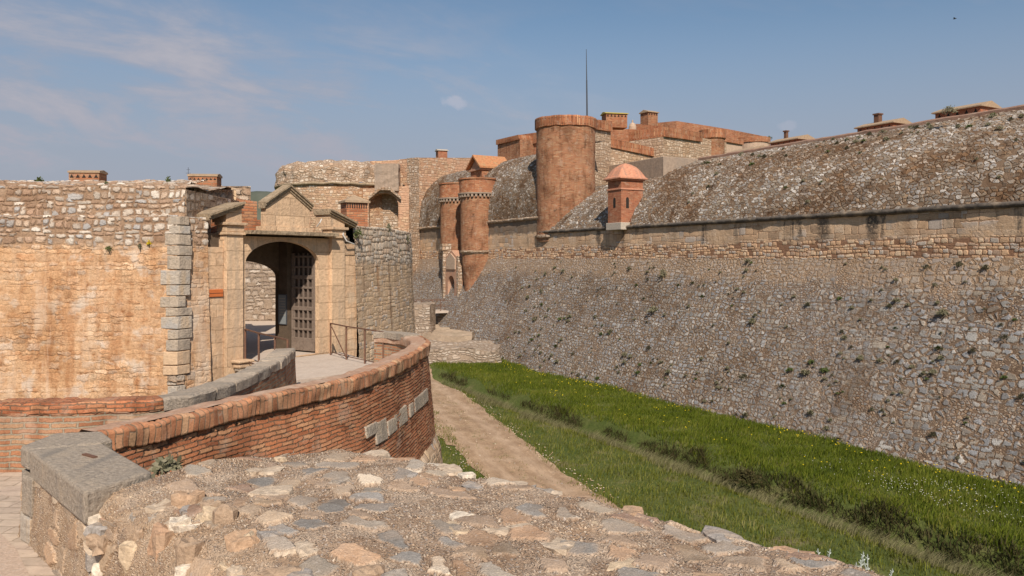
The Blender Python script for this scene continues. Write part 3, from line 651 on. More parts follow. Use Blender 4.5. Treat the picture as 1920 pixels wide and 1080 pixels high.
#==RAMPART==
SV = [3.0]
while SV[-1] < 84: SV.append(SV[-1] + .0021 * (SV[-1] + 12))
def undul(s, v): return .035 * noise.noise(Vector((s * .25, v * .35, 1))) + .03 * noise.noise(Vector((s * .9, v * .9, 7)))
def wallgrid(m, slist, prof, und=1.0):
    arc = [0]
    for a, b in zip(prof, prof[1:]): arc.append(arc[-1] + math.hypot(a[0] - b[0], a[1] - b[1]))
    slist = list(slist)[::-1]                # this order makes the faces point out of the wall
    m.grid([[WP(s, c + und * undul(s, q), z) for (c, z), q in zip(prof, arc)] for s in slist], [[(s, q) for q in arc] for s in slist])
ramp = thing('rampart', 'long sloping stone rampart with a rounded rubble top, filling the right of the moat', 'fortress wall', WP(30, 29, -8))
m = MB(); wallgrid(m, SV, rprof([(28.75, -8.5), (33.0, .08)], .075)); m.build('sloping_base', 'batter', ramp, smooth=True)
S1 = 55.6
def seg(a, b): return [s for s in SV if a <= s <= b]
m = MB(); wallgrid(m, seg(0, S1), rprof([(33.0, .05), (33.03, 2.15)], .075)); m.build('upper_wall', 'upper', ramp, smooth=True)
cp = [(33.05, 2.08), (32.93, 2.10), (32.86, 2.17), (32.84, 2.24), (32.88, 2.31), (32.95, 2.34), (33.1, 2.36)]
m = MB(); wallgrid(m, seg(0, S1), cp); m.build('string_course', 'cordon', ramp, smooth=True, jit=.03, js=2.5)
PA = smooth_path([(33.0, 2.3), (33.35, 3.1), (33.8, 3.8), (34.87, 5.12), (36.56, 6.2), (38.5, 6.88), (39.1, 7.06)], 2)
m = MB(); ss = seg(0, 43.8); wallgrid(m, ss, rprof(PA, .085))
m.add([WP(43.8, c, z) for c, z in PA] + [WP(43.8, 39.1, 1)], [tuple(range(len(PA) + 1))])
m.build('rounded_parapet', 'vault', ramp, smooth=True)
m = MB(); s2 = resample([(3, 0), (43.7, 0)], .6); m.grid([[WP(q[0], c, z) for c, z in ((39.05, 6.95), (39.05, 7.22), (39.15, 7.3), (39.75, 7.3), (39.85, 7.22), (39.9, 5.0))] for q in s2])
m.build('ridge_coping', 'ridge', ramp, jit=.05, js=1.3)
PB = smooth_path([(33.0, 2.2), (33.6, 3.2), (34.6, 4.2), (36.05, 5.1), (37.3, 5.75), (38.56, 6.2), (40, 6.35), (43, 6.3)], 2)
m = MB(); wallgrid(m, seg(43.9, S1 + .4), rprof(PB, .1)); m.build('rounded_parapet', 'vault', ramp, smooth=True)

# curtain wall beyond the round tower
cur = thing('curtain_wall', 'distant higher stone curtain wall with rounded top, on both sides of the twin brick towers', 'fortress wall', WP(70, 33, -8))
m = MB(); wallgrid(m, seg(S1 - .4, 84), rprof([(33.01, .05), (33.03, 3.4)], .12)); m.build('upper_wall', 'upper', cur, smooth=True)
m = MB(); wallgrid(m, seg(S1, 84), [(c, z + 1.18) for c, z in cp]); m.build('string_course', 'drum_top', cur, smooth=True, jit=.05, js=2)
PD = smooth_path([(33.0, 3.45), (33.05, 5.0), (33.4, 6.6), (34.3, 8.0), (36, 9.3), (38, 9.9), (39.8, 10.15)], 2)
m = MB(); wallgrid(m, seg(56, 84), rprof(PD, .13))
m.add([WP(83.95, c, z) for c, z in PD] + [WP(83.95, 39.8, 1)], [tuple(range(len(PD) + 1))])
m.build('rounded_parapet', 'vault', cur, smooth=True)
m = MB(); m.ext([WP(61.5, 39.8), WP(84, 39.8), WP(84, 41), WP(61.5, 41)], 2, 10.1, 'z'); m.build('back_wall', 'plain_far', cur)

# sentry box on the rampart (local x = along N, y = along D)
rz = math.atan2(N[1], N[0])
sx = thing('sentry_box', 'salmon brick sentry box with a domed cap on the rampart edge', 'sentry box', WP(44.06, 32.55, 2.22), rz)
def LB(m, *a): m.box(*a); return m
aw, al, hb = 1.85, 1.55, 3.2
m = MB()
m.box(0, aw, 0, al, .32, 2.55)
m.box(-.0 + .0, aw, 0, al, 2.66, hb); b = m.build('body', 'sentry', sx, world=False, bevel=.01)
m = MB(); m.box(-.06, aw + .06, -.06, al + .06, 2.55, 2.66); m.box(-.12, aw + .12, -.12, al + .12, hb, hb + .09); m.box(-.24, aw + .24, -.24, al + .24, hb + .09, hb + .2)
m.build('moulding', 'plaster_pink', sx, world=False, bevel=.02)
m = MB(); m.box(-.10, aw + .05, -.10, al + .1, -.18, .32); m.build('base_block', 'pale', sx, world=False, bevel=.03)
m = MB(); pr = [(1.06, 0), (1.0, .04), (.93, .14), (.82, .36), (.67, .60), (.49, .80), (.28, .95), (.12, 1.02), (0.001, 1.06)]
pts = []
for k_ in range(33):
    an = 2 * math.pi * k_ / 32; cc, sn_ = math.cos(an), math.sin(an); e = max(abs(cc), abs(sn_)); ro = (1 / e) * .94 + .06
    pts.append([(aw / 2 + (aw / 2 + .17) * r * cc * ro * (1 - .0), al / 2 + (al / 2 + .17) * r * sn_ * ro, hb + .2 + z) for r, z in pr])
m.grid(pts); m.build('dome', 'plaster_pink', sx, world=False, smooth=True)
m = MB(); m.lathe([(.10, hb + 1.2), (.07, hb + 1.28), (.12, hb + 1.36), (.11, hb + 1.46), (.001, hb + 1.53)], aw / 2, al / 2, 12); m.build('finial', 'cornice', sx, world=False, smooth=True)
def slit(m, cx, z0, w_, h_, face):
    n_ = 6; poly = [(cx - w_, z0), (cx + w_, z0), (cx + w_, z0 + h_)] + [(cx + w_ * math.cos(math.pi * i / n_), z0 + h_ + w_ * 1.2 * math.sin(math.pi * i / n_)) for i in range(1, n_)] + [(cx - w_, z0 + h_)]
    if face == 'x': m.ext(poly, -.012, .05, 'x')
    else: m.ext(poly, -.012, .05, 'y')
m = MB(); slit(m, al * .5, 1.35, .13, .55, 'x'); f1 = m.build('window', 'dark', sx, world=False)
m = MB(); slit(m, aw * .28, 1.3, .12, .6, 'y'); f2 = m.build('window', 'dark', sx, world=False)

# round brick tower
def round_tower():
    c = WP(55.2, 35.2)
    t = thing('round_tower', 'tall round brick tower with a brick rim, left of the sentry box', 'tower', (*c, 1.5))
    m = MB(); m.lathe(rprof([(2.36, 1.5), (2.40, 6), (2.40, 10.6)], .3), *c, 96); m.build('shaft', 'brick_far', t, smooth=True, jit=.06, js=.8)
    m = MB(); m.lathe([(2.40, 10.55), (2.5, 10.62), (2.53, 11.3), (2.50, 11.4), (2.0, 11.45), (1.9, 11.0), (.01, 11.0)], *c, 96); m.build('rim', 'soldier_far', t, jit=.07, js=1.5)
    m = MB(); m.lathe([(1.2, 1.5), (2.5, 1.78), (2.52, 1.95), (2.36, 2.0)], *c, 64); m.build('base_ring', 'drum_top', t, jit=.05)
    return t
round_tower()

# twin brick towers at the entrance
tw = thing('twin_tower_entrance', 'pair of slim brick towers with toothed rings flanking the small arched entrance', 'gate tower', WP(69, 32, -8))
def slim(s_, c_, r, ztop, zring, zledge, zbot, lowr):
    cx, cy = WP(s_, c_)
    m = MB(); m.lathe(rprof([(r * .93, zledge), (r * .95, zring)], .4), cx, cy, 64); a = m.build('tower_shaft', 'brick_far', tw, smooth=True, jit=.05, js=.9)
    m = MB(); m.lathe([(r, zring + .18), (r * 1.02, ztop - .15), (r * 1.07, ztop - .12), (r * 1.07, ztop), (r * .8, ztop + .03), (.01, ztop + .03)], cx, cy, 64); m.build('crown', 'brick_dark', tw)
    m = MB(); m.lathe([(r * .97, zring + .12), (r * 1.09, zring + .14), (r * 1.09, zring + .26), (r * .97, zring + .28)], cx, cy, 64)
    nt_ = 30
    for i in range(nt_):
        a0 = 2 * math.pi * i / nt_; a1 = a0 + math.pi / nt_ * 1.0
        for rr0, rr1, z0, z1 in ((r * .92, r * 1.07, zring - .14, zring + .12),):
            vs = [(cx + q * math.cos(a), cy + q * math.sin(a), z) for z in (z0, z1) for a in (a0, a1) for q in (rr0, rr1)]
            m.add(vs, [(0, 1, 3, 2), (4, 6, 7, 5), (0, 4, 5, 1), (2, 3, 7, 6), (0, 2, 6, 4), (1, 5, 7, 3)])
    m.build('toothed_ring', 'plain_far', tw)
    m = MB(); m.lathe([(lowr, zledge - .25), (r * 1.0, zledge - .05), (r * 1.0, zledge + .08), (r * .92, zledge + .1)], cx, cy, 64); m.build('ledge', 'drum_top', tw, jit=.04)
    m = MB(); m.lathe(rprof([(lowr * .55, zbot), (lowr * .85, zbot + (zledge - zbot) * .5), (lowr, zledge - .2)], .4), cx, cy, 48); m.build('lower_shaft', 'brick_far', tw, smooth=True, jit=.08, js=.9)
slim(66.4, 32.75, 1.72, 7.45, 5.85, .75, -7, 1.5)
slim(71.6, 32.9, 1.62, 7.45, 5.75, .65, -2.2, 1.25)
def wbox(m, s0, s1, c0, c1, z0, z1):
    m.ext([WP(s0, c0), WP(s0, c1), WP(s1, c1), WP(s1, c0)], z0, z1, 'z')
m = MB()
# door block with arched opening: in plane c, polygon over (s,z)
def wext(m, poly, c0, c1):
    n = len(poly); v = [WP(a, c0, z) for a, z in poly] + [WP(a, c1, z) for a, z in poly]
    m.add(v, [tuple(range(n)), tuple(range(2 * n - 1, n - 1, -1))] + [(i, n + i, n + (i + 1) % n, (i + 1) % n) for i in range(n)])
def archpts(x0, x1, zs, rise, n=14):
    cx, hw = (x0 + x1) / 2, (x1 - x0) / 2
    return [(cx + hw * math.cos(math.pi * i / n), zs + rise * math.sin(math.pi * i / n)) for i in range(n + 1)]
poly = [(67.7, -8), (68.5, -8), (68.5, -1.9)] + [p for p in archpts(68.5, 70.0, -1.9, .75)[::-1]][::1]
poly = [(67.7, -8), (67.7, .1), (69.2, .9), (70.7, .1), (70.7, -8), (70.0, -8)] + archpts(68.5, 70.0, -2.3, .8) + [(68.5, -8)]
wext(m, poly, 31.3, 32.1); m.build('door_surround', 'pinkwall', tw)
m = MB(); wext(m, [(67.7, -8), (67.7, 0), (70.7, 0), (70.7, -8)], 32.1, 33.2); m.build('entrance_wall', 'dark', tw)  # coloured near black for the shade inside the doorway
m = MB(); wext(m, [(68.2, -.9), (68.2, .1), (69.2, .62), (70.2, .1), (70.2, -.9)], 31.2, 31.31); m.build('carved_panel', 'render_far', tw)
m = MB(); wbox(m, 70.55, 71.0, 31.1, 32.9, -6, 1.4); wbox(m, 70.5, 71.3, 31.0, 32.3, .9, 1.5); wbox(m, 67.45, 67.75, 31.15, 31.6, -6, .3); m.build('jamb_stones', 'drum_top', tw, jit=.15, js=1.2)
# small gabled turret room above
m = MB(); wbox(m, 68.3, 70.8, 34.1, 36.9, 5.5, 8.9); m.build('turret_room', 'brick_dark', tw)
m = MB()
def gab(m, s0, s1, c0, c1, z0, zr, th=.15):
    cm = (c0 + c1) / 2; sm = (s0 + s1) / 2
    return m
rf = [(68.0, 8.75), (69.55, 9.95), (71.1, 8.75), (71.1, 8.92), (69.55, 10.14), (68.0, 8.92)]
wext(m, rf, 33.7, 37.2); m.build('tiled_roof', 'tile', tw)
m = MB(); wbox(m, 68.15, 70.95, 33.95, 37.0, 8.6, 8.78); wext(m, [(68.3, 8.78), (69.55, 9.85), (70.8, 8.78)], 34.08, 36.9); m.build('gable', 'pinkwall', tw)

# footbridge to the twin towers
br = thing('footbridge', 'small plank footbridge with a thin iron railing leading to the twin tower entrance', 'bridge', WP(69, 28, -5))
m = MB(); wbox(m, 68.2, 70.3, 25.9, 31.3, -4.95, -4.75); m.build('deck', 'plank', br)
for s_ in (68.25, 70.25):
    for c_ in (26.0, 27.9, 29.8, 31.2):
        m = MB(); m.tube(WP(s_, c_, -4.8), WP(s_, c_, -3.75), .035, 6); m.build('post', 'rust', br)
    for z_ in (-3.78, -4.3):
        m = MB(); m.tube(WP(s_, 26, z_), WP(s_, 31.2, z_), .025, 6); m.build('rail', 'rust', br)
m = MB(); m.box(-9.0, -6.75, 66.2, 70.5, -8.2, -3.75, .35); o = m.build('bridge_pier', 'ravelin_side', jit=.16, js=1.0)
m = MB(); m.box(-9.0, -6.75, 66.2, 70.5, -8.2, -3.75, .35); bpy.data.objects.remove(o)
o = m.build('stone_pier', 'platform', jit=.16, js=1.0); tag(o, 'squat rubble stone pier carrying the near end of the small footbridge', 'pier')
m = MB(); m.box(-13, -1.0, 60.6, 66.0, -8.4, -6.75, .3); o = m.build('rubble_platform', 'platform', jit=.4, js=.6)
tag(o, 'low pale rubble platform with weeds at the far end of the moat', 'platform')
m = MB(); m.box(-13, -3.4, 65.6, 75, -8.4, -6.2, .6); o2 = m.build('earth_bank', 'dust', jit=.4, js=.5); tag(o2, 'dusty earth bank behind the rubble platform below the footbridge', 'bank')

#==KEEP==
def wall_px(m, pts, zb, th):
    """upright wall whose top follows (px, py, Y) points; real thickness away from camera"""
    for (a, b) in zip(pts, pts[1:]):
        A, B = Vector(P(*a)), Vector(P(*b)); d = (B - A).xy.normalized(); n = Vector((-d.y, d.x)) 
        if n.y < 0: n = -n
        v = [(A.x, A.y, zb), (B.x, B.y, zb), tuple(B), tuple(A)]
        v += [(p[0] + n.x * th, p[1] + n.y * th, p[2]) for p in v]
        m.add(v, [(0, 1, 2, 3), (5, 4, 7, 6), (3, 2, 6, 7), (0, 3, 7, 4), (1, 5, 6, 2)])
    return m
keep = thing('castle_keep', 'brick topped stone keep rising behind the rampart and the round tower', 'keep', (14, 84, 2))
def band(pts, h, zb, face, rim, th=3.0):
    m = MB(); wall_px(m, [(a, b + h, c) for a, b, c in pts], zb, th); m.build('stone_wall', face, keep)
    m = MB()
    for (a, b) in zip(pts, pts[1:]):
        A, B = Vector(P(*a)), Vector(P(*b)); d = (B - A).xy.normalized(); n = Vector((-d.y, d.x))
        if n.y < 0: n = -n
        q = .18
        lo0, lo1 = P(a[0], a[1] + h, a[2])[2], P(b[0], b[1] + h, b[2])[2]
        v = []
        for (pp, lo) in ((A, lo0), (B, lo1)):
            for off in (-q, th + .1):
                for z in (lo, pp.z): v.append((pp.x + n.x * off, pp.y + n.y * off, z))
        m.add(v, [(0, 1, 5, 4), (2, 6, 7, 3), (1, 3, 7, 5), (0, 4, 6, 2), (0, 2, 3, 1), (4, 5, 7, 6)])
    m.build('brick_rim', rim, keep, jit=.08, js=1.1)
band([(1110, 224, 70), (1145, 228, 73)], 19, 4, 'keep_stone', 'soldier_far', 4)
band([(1141, 259, 75), (1246, 282, 80)], 16, 4, 'keep_stone', 'soldier_far', 3)
band([(1243, 239, 78), (1314, 249, 83)], 17, 4, 'keep_stone', 'soldier_far', 4)
m = MB(); wall_px(m, [(1193, 231, 81), (1245, 237, 78.6)], 4, 6); m.build('brick_block', 'brick_dark', keep, jit=.1, js=.8)
m = MB(); wall_px(m, [(1141, 240, 86), (1200, 243, 86)], 4, 3); m.build('inner_wall', 'brick_dark', keep)
m = MB(); wall_px(m, [(1243, 228, 92), (1268, 227, 95), (1330, 236, 97), (1372, 242, 99), (1443, 258, 103)], 4, 4); m.build('inner_wall', 'brick_dark', keep, jit=.15, js=.6)
# small half round turret
cx, cy = PXY(1336, 86); m = MB(); m.lathe([(1.3, 4), (1.22, P(0, 262, 84)[2])], cx, cy, 40); 
m = MB(); m.lathe(rprof([(1.28, 4), (1.25, P(0, 255, 84.5)[2])], .5), cx, cy, 40); m.lathe([(.01, 4), (1.2, 4)], cx, cy, 40)
m.v = [(cx + (x - cx) * 1.0, y, z) for x, y, z in m.v]; 
m = MB(); m.lathe(rprof([(1.3 * 0.97, 4), (1.3 * .97, P(0, 259, 84.5)[2])], .5), cx, cy, 40); m.build('small_turret', 'brick_far', keep, smooth=True)
m = MB(); m.lathe([(1.27, P(0, 259, 84.5)[2]), (1.4, P(0, 257, 84.5)[2]), (1.4, P(0, 241, 84.5)[2]), (.01, P(0, 240, 84.5)[2])], cx, cy, 40); m.build('turret_rim', 'soldier_far', keep)
m = MB(); m.ext([PXY(1309, 83), PXY(1314, 87), PXY(1360, 90), PXY(1362, 87)], 4, P(0, 262, 85)[2], 'z'); m.build('stone_wall', 'keep_stone', keep)
band([(1352, 256, 90), (1392, 262, 92)], 9, 4, 'render_far', 'brick_dark', 3)
cx, cy = PXY(1412, 97); m = MB(); m.lathe(rprof([(2.0, 4), (1.9, P(0, 265, 95)[2])], .6), cx, cy, 40); m.build('end_turret', 'render_far', keep, smooth=True)
m = MB(); m.lathe([(1.9, P(0, 265, 95)[2]), (2.02, P(0, 265, 95)[2]), (2.02, P(0, 255, 95)[2]), (.01, P(0, 254, 95)[2])], cx, cy, 40); m.build('turret_rim', 'brick_dark', keep, jit=.05)
# left shoulder of the keep, left of the round tower
band([(933, 263, 84), (975, 252, 80)], 9, 4, 'brick_far', 'soldier_far', 3)
band([(973, 254, 83), (1012, 248, 80)], 20, 4, 'brick_dark', 'soldier_far', 3)
# rendered retaining wall right of the round tower
rt = thing('retaining_wall', 'plain brown rendered wall with a square corner behind the sentry box', 'wall', (12.5, 66, 3))
m = MB(); c0 = (U(1244) * 66, 66)
q = [c0, (c0[0] - .48 * 12, c0[1] + .877 * 12), (c0[0] - .48 * 12 + .877 * 4, c0[1] + .877 * 12 + .48 * 4), (c0[0] + .877 * 4, c0[1] + .48 * 4)]
m.ext(q, 4.0, 8.55, 'z'); m.build('wall_body', 'plain_far', rt, bevel=.05)
# mast
m = MB(); a = P(1101, 222, 66); b = P(1099.3, 92, 66); m.tube(a, Vector(a).lerp(Vector(b), .55), .065, 8, .05); m.tube(Vector(a).lerp(Vector(b), .55), b, .045, 8, .02)
mt = thing('mast', 'tall thin dark mast rising above the round brick tower', 'mast', (a[0], a[1], 11.0))
m2 = MB(); m2.tube((a[0], a[1], 10.9), Vector(a).lerp(Vector(b), .55), .075, 8, .055); m2.build('lower_pole', 'mast', mt)
m2 = MB(); m2.tube(Vector(a).lerp(Vector(b), .55), b, .045, 8, .02); m2.build('upper_pole', 'mast', mt)

# vent houses: local box, ridge along x
def vent(label, cat, cx, cy, z, rz_, L, Wd, h, holes, roofm='tile_brown', bodym='sentry', chim=None, group='brick vent houses on the roofs', roofh=.25, over=.12, tri=True):
    t = thing('vent_house', label, cat, (cx, cy, z), rz_, group)
    m = MB(); m.box(-L / 2, L / 2, -Wd / 2, Wd / 2, -.8, h); m.build('body', bodym, t, world=False)
    m = MB(); o_ = over; m.ext([(-Wd / 2 - o_, h), (Wd / 2 + o_, h), (Wd / 2 + o_, h + .06), (0, h + roofh + .06), (-Wd / 2 - o_, h + .06)], -L / 2 - o_, L / 2 + o_, 'x'); m.build('roof', roofm, t, world=False)
    for i in range(holes):
        x = -L / 2 + L * (i + .5) / holes; w_ = L / holes * .32
        m = MB()
        if tri: m.ext([(x - w_, h - w_ * 2.6), (x + w_, h - w_ * 2.6), (x, h - .05)], -Wd / 2 - .012, -Wd / 2 + .03, 'y')
        else: m.box(x - w_ * .7, x + w_ * .7, -Wd / 2 - .012, -Wd / 2 + .03, h - w_ * 2.2, h - .06)
        m.build('vent_opening', 'dark', t, world=False)
    if chim:
        m = MB(); x, w_, hh = chim; m.box(x - w_, x + w_, -w_, w_, h, h + hh); m.box(x - w_ - .05, x + w_ + .05, -w_ - .05, w_ + .05, h + hh, h + hh + .08); m.build('chimney', 'rust', t, world=False)
    return t
vrz = math.atan2(D[1], D[0]) + math.pi     # ridge parallel to the rampart
def ridge_at(px, cc): Y = cc / (N[0] * U(px) + N[1]); return (U(px) * Y, Y)
for px, L, h, nh, ch, lab in ((1811, 2.45, .42, 5, None, 'largest brick vent house, nearest one on the rampart ridge at right'),
                              (1656, 2.35, .32, 5, (-.35, .16, .75), 'brick vent house with a squat dark chimney on the rampart ridge'),
                              (1485, 2.3, .30, 5, (-.5, .10, .75), 'brick vent house with a thin reddish chimney pipe on the rampart ridge'),
                              (1405, 2.3, .22, 4, None, 'low brick vent house nearest to the keep on the rampart ridge')):
    x, y = ridge_at(px, 41.5)
    zz = {1811: 7.45, 1656: 7.45, 1485: 7.45, 1405: 7.3}[px]
    t = vent(lab, 'roof vent', x, y, zz, vrz, L, 1.5, h, nh, chim=ch, roofh=.28, over=.14)
x, y, z = P(1811, 200, 40)
m = MB(); m.ext([WP(2, 39.85), WP(44, 39.85), WP(44, 43.5), WP(2, 43.5)], 5, 7.12, 'z'); m.build('roof_terrace', 'ridge', ramp)
x, y, z = P(165, 342, 27.5); vent('oblong brick vent house with five holes on the left ravelin roof', 'roof vent', x, y, z - .02, R(4), 1.0, .6, .32, 5, roofm='tile_brown', bodym='brick_far', roofh=.06, over=.03)
x, y, z = P(384.5, 352, 27.5); vent('oblong brick vent house nearest to the gate pediment on the ravelin roof', 'roof vent', x, y, z - .02, R(6), .94, .6, .38, 7, roofm='tile_brown', bodym='brick_far', roofh=.06, over=.03)
x, y, z = P(1152, 226, 80); vent('low vent house with yellow lichened roof left of the square chimney on the keep', 'roof vent', x, y, z, R(12), 2.2, 1.4, .55, 6, roofm='lichen', bodym='brick_dark', roofh=.2)
x, y, z = P(1217, 232, 82); vent('tall square brick vent chimney on the keep', 'chimney', x, y, z, R(30), 1.25, 1.25, 1.05, 4, roofm='tile_brown', roofh=.25, bodym='brick_far')
x, y, z = P(828, 296, 98); vent('small square brick vent on the distant wing roof left of the twin towers', 'chimney', x, y, z, R(20), 1.15, 1.15, .8, 0, roofm='pale', roofh=.2, bodym='sentry')
# small domed lantern on the keep
x, y, z = P(1186, 246, 88)
t = thing('stone_lantern', 'small pale conical stone lantern between the two keep vents', 'lantern', (x, y, z))
m = MB(); m.lathe([(.45, -1), (.42, .5), (.32, .8), (.10, .92), (.08, 1.08), (.12, 1.14), (.01, 1.25)], 0, 0, 16); m.build('cap', 'render_far', t, world=False, smooth=False)

#==ARTILLERY TOWER==
et = thing('artillery_tower', 'broad round stone artillery tower at the far end, behind the gate pediment', 'tower', (-19.6, 92, -8))
ecx, ecy = -19.6, 92
m = MB(); m.lathe(rprof([(7.4, -8), (7.15, 8.0)], .5), ecx, ecy, 120, R(150), R(400)); m.build('drum', 'drum', et, smooth=True, jit=.12, js=.5)
m = MB(); m.lathe([(7.15, 7.95), (7.42, 8.0), (7.45, 8.2), (7.2, 8.3)], ecx, ecy, 120, R(150), R(400)); m.build('string_course', 'cornice', et, smooth=True, jit=.08, js=1)
m = MB(); m.lathe(rprof([(7.3, 8.25), (7.2, 9.7), (6.9, 10.15), (6.2, 10.55), (5.2, 10.75), (3, 10.8), (.01, 10.8)], .25), ecx, ecy, 200, R(150), R(400)); m.build('parapet', 'drum_top', et, smooth=True, jit=.30, js=1.1)
wg = thing('wing_wall', 'tall ochre wing wall with an arched niche, right of the round artillery tower', 'fortress wall', P(745, 487, 88))
m = MB(); wall_px(m, [(694, 302, 88), (752, 300, 88)], -8, .6); m.build('recess_wall', 'wing', wg)
m = MB(); wall_px(m, [(748, 299, 87), (769.5, 297, 86)], -8, .3); m.build('corner_wall', 'wing', wg)
m = MB(); wall_px(m, [(769.8, 296, 85.9), (786, 295, 87)], -8, .5); m.build('quoin_strip', 'drum_top', wg); m = MB(); wall_px(m, [(785, 295, 87.2), (884, 296, 94)], -8, 4); m.build('stone_wall', 'wing', wg, jit=.1, js=.6)
def fx(px, Y): return U(px) * Y
z365, z309 = P(0, 366, 87)[2], P(0, 308, 87)[2]
m = MB(); m.box(fx(704, 86), fx(749, 86), 85.3, 87.6, P(0, 358, 86)[2], P(0, 308, 86)[2], .4); m.build('projecting_panel', 'plain_far', wg, jit=.08)
x0, x1 = fx(694, 86.5), fx(749, 86.5); zs = P(0, 386, 86.5)[2]
poly = [(x0 - .6, zs - 8), (x0, zs - 8)] + archpts(x0, x1, zs, P(0, 363, 86.5)[2] - zs)[::-1] + [(x1, zs - 8), (x1 + 1.15, zs - 8), (x1 + 1.15, P(0, 350, 86.5)[2]), (x0 - .6, P(0, 355, 86.5)[2])]
m = MB(); m.ext(poly, 85.6, 88, 'y'); m.build('niche_arch', 'wing', wg)
m = MB(); m.box(x0, x1, 87.3, 87.9, zs - 8, zs + 1.5, .4); m.build('niche_back', 'drum_top', wg)
m = MB(); m.box(fx(692, 86), fx(708, 86), 85.5, 85.7, P(0, 396, 86)[2], P(0, 388, 86)[2]); 
m = MB(); m.box(fx(697, 87), fx(704, 87), 87.26, 87.4, P(0, 391, 87)[2], P(0, 384, 87)[2]); m.build('loophole', 'dark', wg)
m = MB(); m.box(fx(755, 86.3), fx(758.5, 86.3), 86.2, 86.6, P(0, 357, 86)[2], P(0, 346, 86)[2]); m.build('loophole', 'dark', wg)
m = MB(); hx0, hx1, hx2 = fx(692, 85.4), fx(722, 85.4), fx(752, 85.4); hz0, hz1 = P(0, 374, 85.4)[2], P(0, 357, 85.4)[2]
m.ext([(hx0, hz0), (hx1 - .5, hz1), (hx1 + .5, hz1), (hx2, hz0), (hx2, hz0 + .3), (hx1 + .5, hz1 + .3), (hx1 - .5, hz1 + .3), (hx0, hz0 + .3)], 85.15, 85.7, 'y'); m.build('hood_mould', 'drum_top', wg, jit=.06)

#==RAVELIN==
rav = thing('ravelin_wall', 'ochre ravelin wall with grey stones along its top, left of and behind the gate', 'fortress wall', (-9, 21, -8))
ga = (.541, .841); G0 = (-7.4, 22.0)
def GA(k): return (G0[0] + ga[0] * k, G0[1] + ga[1] * k)
lp = [(-34, 15.5), (-22, 18.3), (-16, 19.5), (-12.8, 19.95), (-8.47, 20.26), GA(-1.9), GA(-1.14)]
path = resample([lp[2], lp[3], lp[4]], .035)
zt = 1.09
def rp(off_top):
    return rprof([(.25, -4.6), (.0, zt), (-.5, zt + .02)], .035)
m = MB(); m.sweep(path, rp(0), u0=0, v0=3.4, caps=False)
m.build('left_wall', 'ravelin', rav, smooth=True, jit=.015, js=1.2)
m = MB(); m.sweep(resample([lp[0], lp[1], lp[2]], .3), rprof([(.25, -4.6), (.0, zt), (-.5, zt + .02)], .3), u0=-20, v0=3.4, caps=False); m.sweep(resample(lp, .5), rprof([(.6, -8.3), (.2, -4.5)], .4), v0=0, caps=False); m.build('left_wall', 'ravelin', rav, jit=.04, js=1.2)
m = MB(); m.sweep(resample([lp[4], lp[5], lp[6]], .03), rprof([(.25, -4.6), (.0, zt - .0), (-.5, zt)], .035), u0=10, v0=3.4, caps=False); m.build('angle_wall', 'ravelin', rav, smooth=True, jit=.015, js=1.2)
# quoins
zz = -4.5; i = 0
while zz < 1.0:
    h_ = random.uniform(.2, .42); z1 = min(zz + h_, 1.12); wL = random.uniform(.14, .40); wR = random.uniform(.18, .46)
    inc = .25 * (1 - (zz + 4.5) / 5.6)
    m = MB(); e = GA(-2.25); pr = .018 + random.uniform(0, .015)
    cx_, cy_ = lp[4][0] + .0, lp[4][1] - inc
    d2 = Vector((ga[0], ga[1])); n2_ = Vector((ga[1], -ga[0]))
    A0 = Vector((cx_ - wL, cy_ - pr)); A1 = Vector((cx_ + .05 + pr, cy_ - pr)); A2 = Vector((cx_ + .05, cy_)) + d2 * wR + n2_ * (pr + .02); A3 = A2 - n2_ * .3; A4 = Vector((cx_ - wL, cy_ + .25))
    m.ext([tuple(A0), tuple(A1), tuple(A2), tuple(A3), tuple(A4)], zz + .01, z1 - .012, 'z')
    m.build('quoin_stone', random.choice(('quoin', 'quoin', 'cap', 'cap', 'gate_smooth', 'drum_top')), rav, bevel=.015, jit=.02, js=5)
    zz = z1
# right side wall beyond the gate
rpth = smooth_path([GA(4.30), (-4.75, 27.0), (-4.25, 29.2), (-4.05, 32.0), (-4.5, 35.5), (-6.2, 39), (-10, 42.5), (-24, 44)], 2)
rpth = resample(rpth, .045)
cut = [p for p in rpth if p[1] < 34]; rest = [p for p in rpth if p[1] >= 33.9][::8]
m = MB(); m.sweep(cut, rprof([(.45, -8.2), (.0, zt), (-1.1, zt + .03), (-1.15, -2.9)], .05), caps=False); m.build('right_wall', 'ravelin_side', rav, smooth=True, jit=.02, js=1.1)
m = MB(); m.sweep(rest, rprof([(.45, -8.2), (.0, zt), (-1.1, zt + .03), (-1.15, -2.9)], .4), caps=False); m.build('rear_wall', 'ravelin_side', rav, jit=.06, js=1.1)
# upper set back parapet on the left, and the rubble roof behind it
up = thing('ravelin_parapet', 'rubble stone upper parapet and roof set back above the left ochre wall', 'parapet', (-12, 21, 1))
m = MB(); xs_ = resample([(-30, 18.6), (-20, 19.9), (-13.05, 20.35), (-8.35, 20.5)], .04)
m.sweep([p for p in xs_ if p[0] > -17], rprof([(0, .95), (-.04, 1.88), (-.35, 2.0), (-1.6, 2.15)], .045), v0=8.6, caps=False)
m.build('front_face', 'ravelin', up, smooth=True, jit=.08, js=1.5)
m = MB()
m.ext([(-8.35, 20.52), (-8.35, 24.5), (-9.0, 24.5), (-17, 24), (-17, 20.6)], -2.9, 1.8, 'z'); m.build('core', 'drum_top', up)
def rough_z(x, y, b, a): return b + a * noise.noise(Vector((x * .9, y * .9, 0))) + a * .5 * noise.noise(Vector((x * 3, y * 3, 0)))
m = MB(); xx = np.linspace(-26, -8.4, 120); yy = np.linspace(20.9, 29.5, 60)
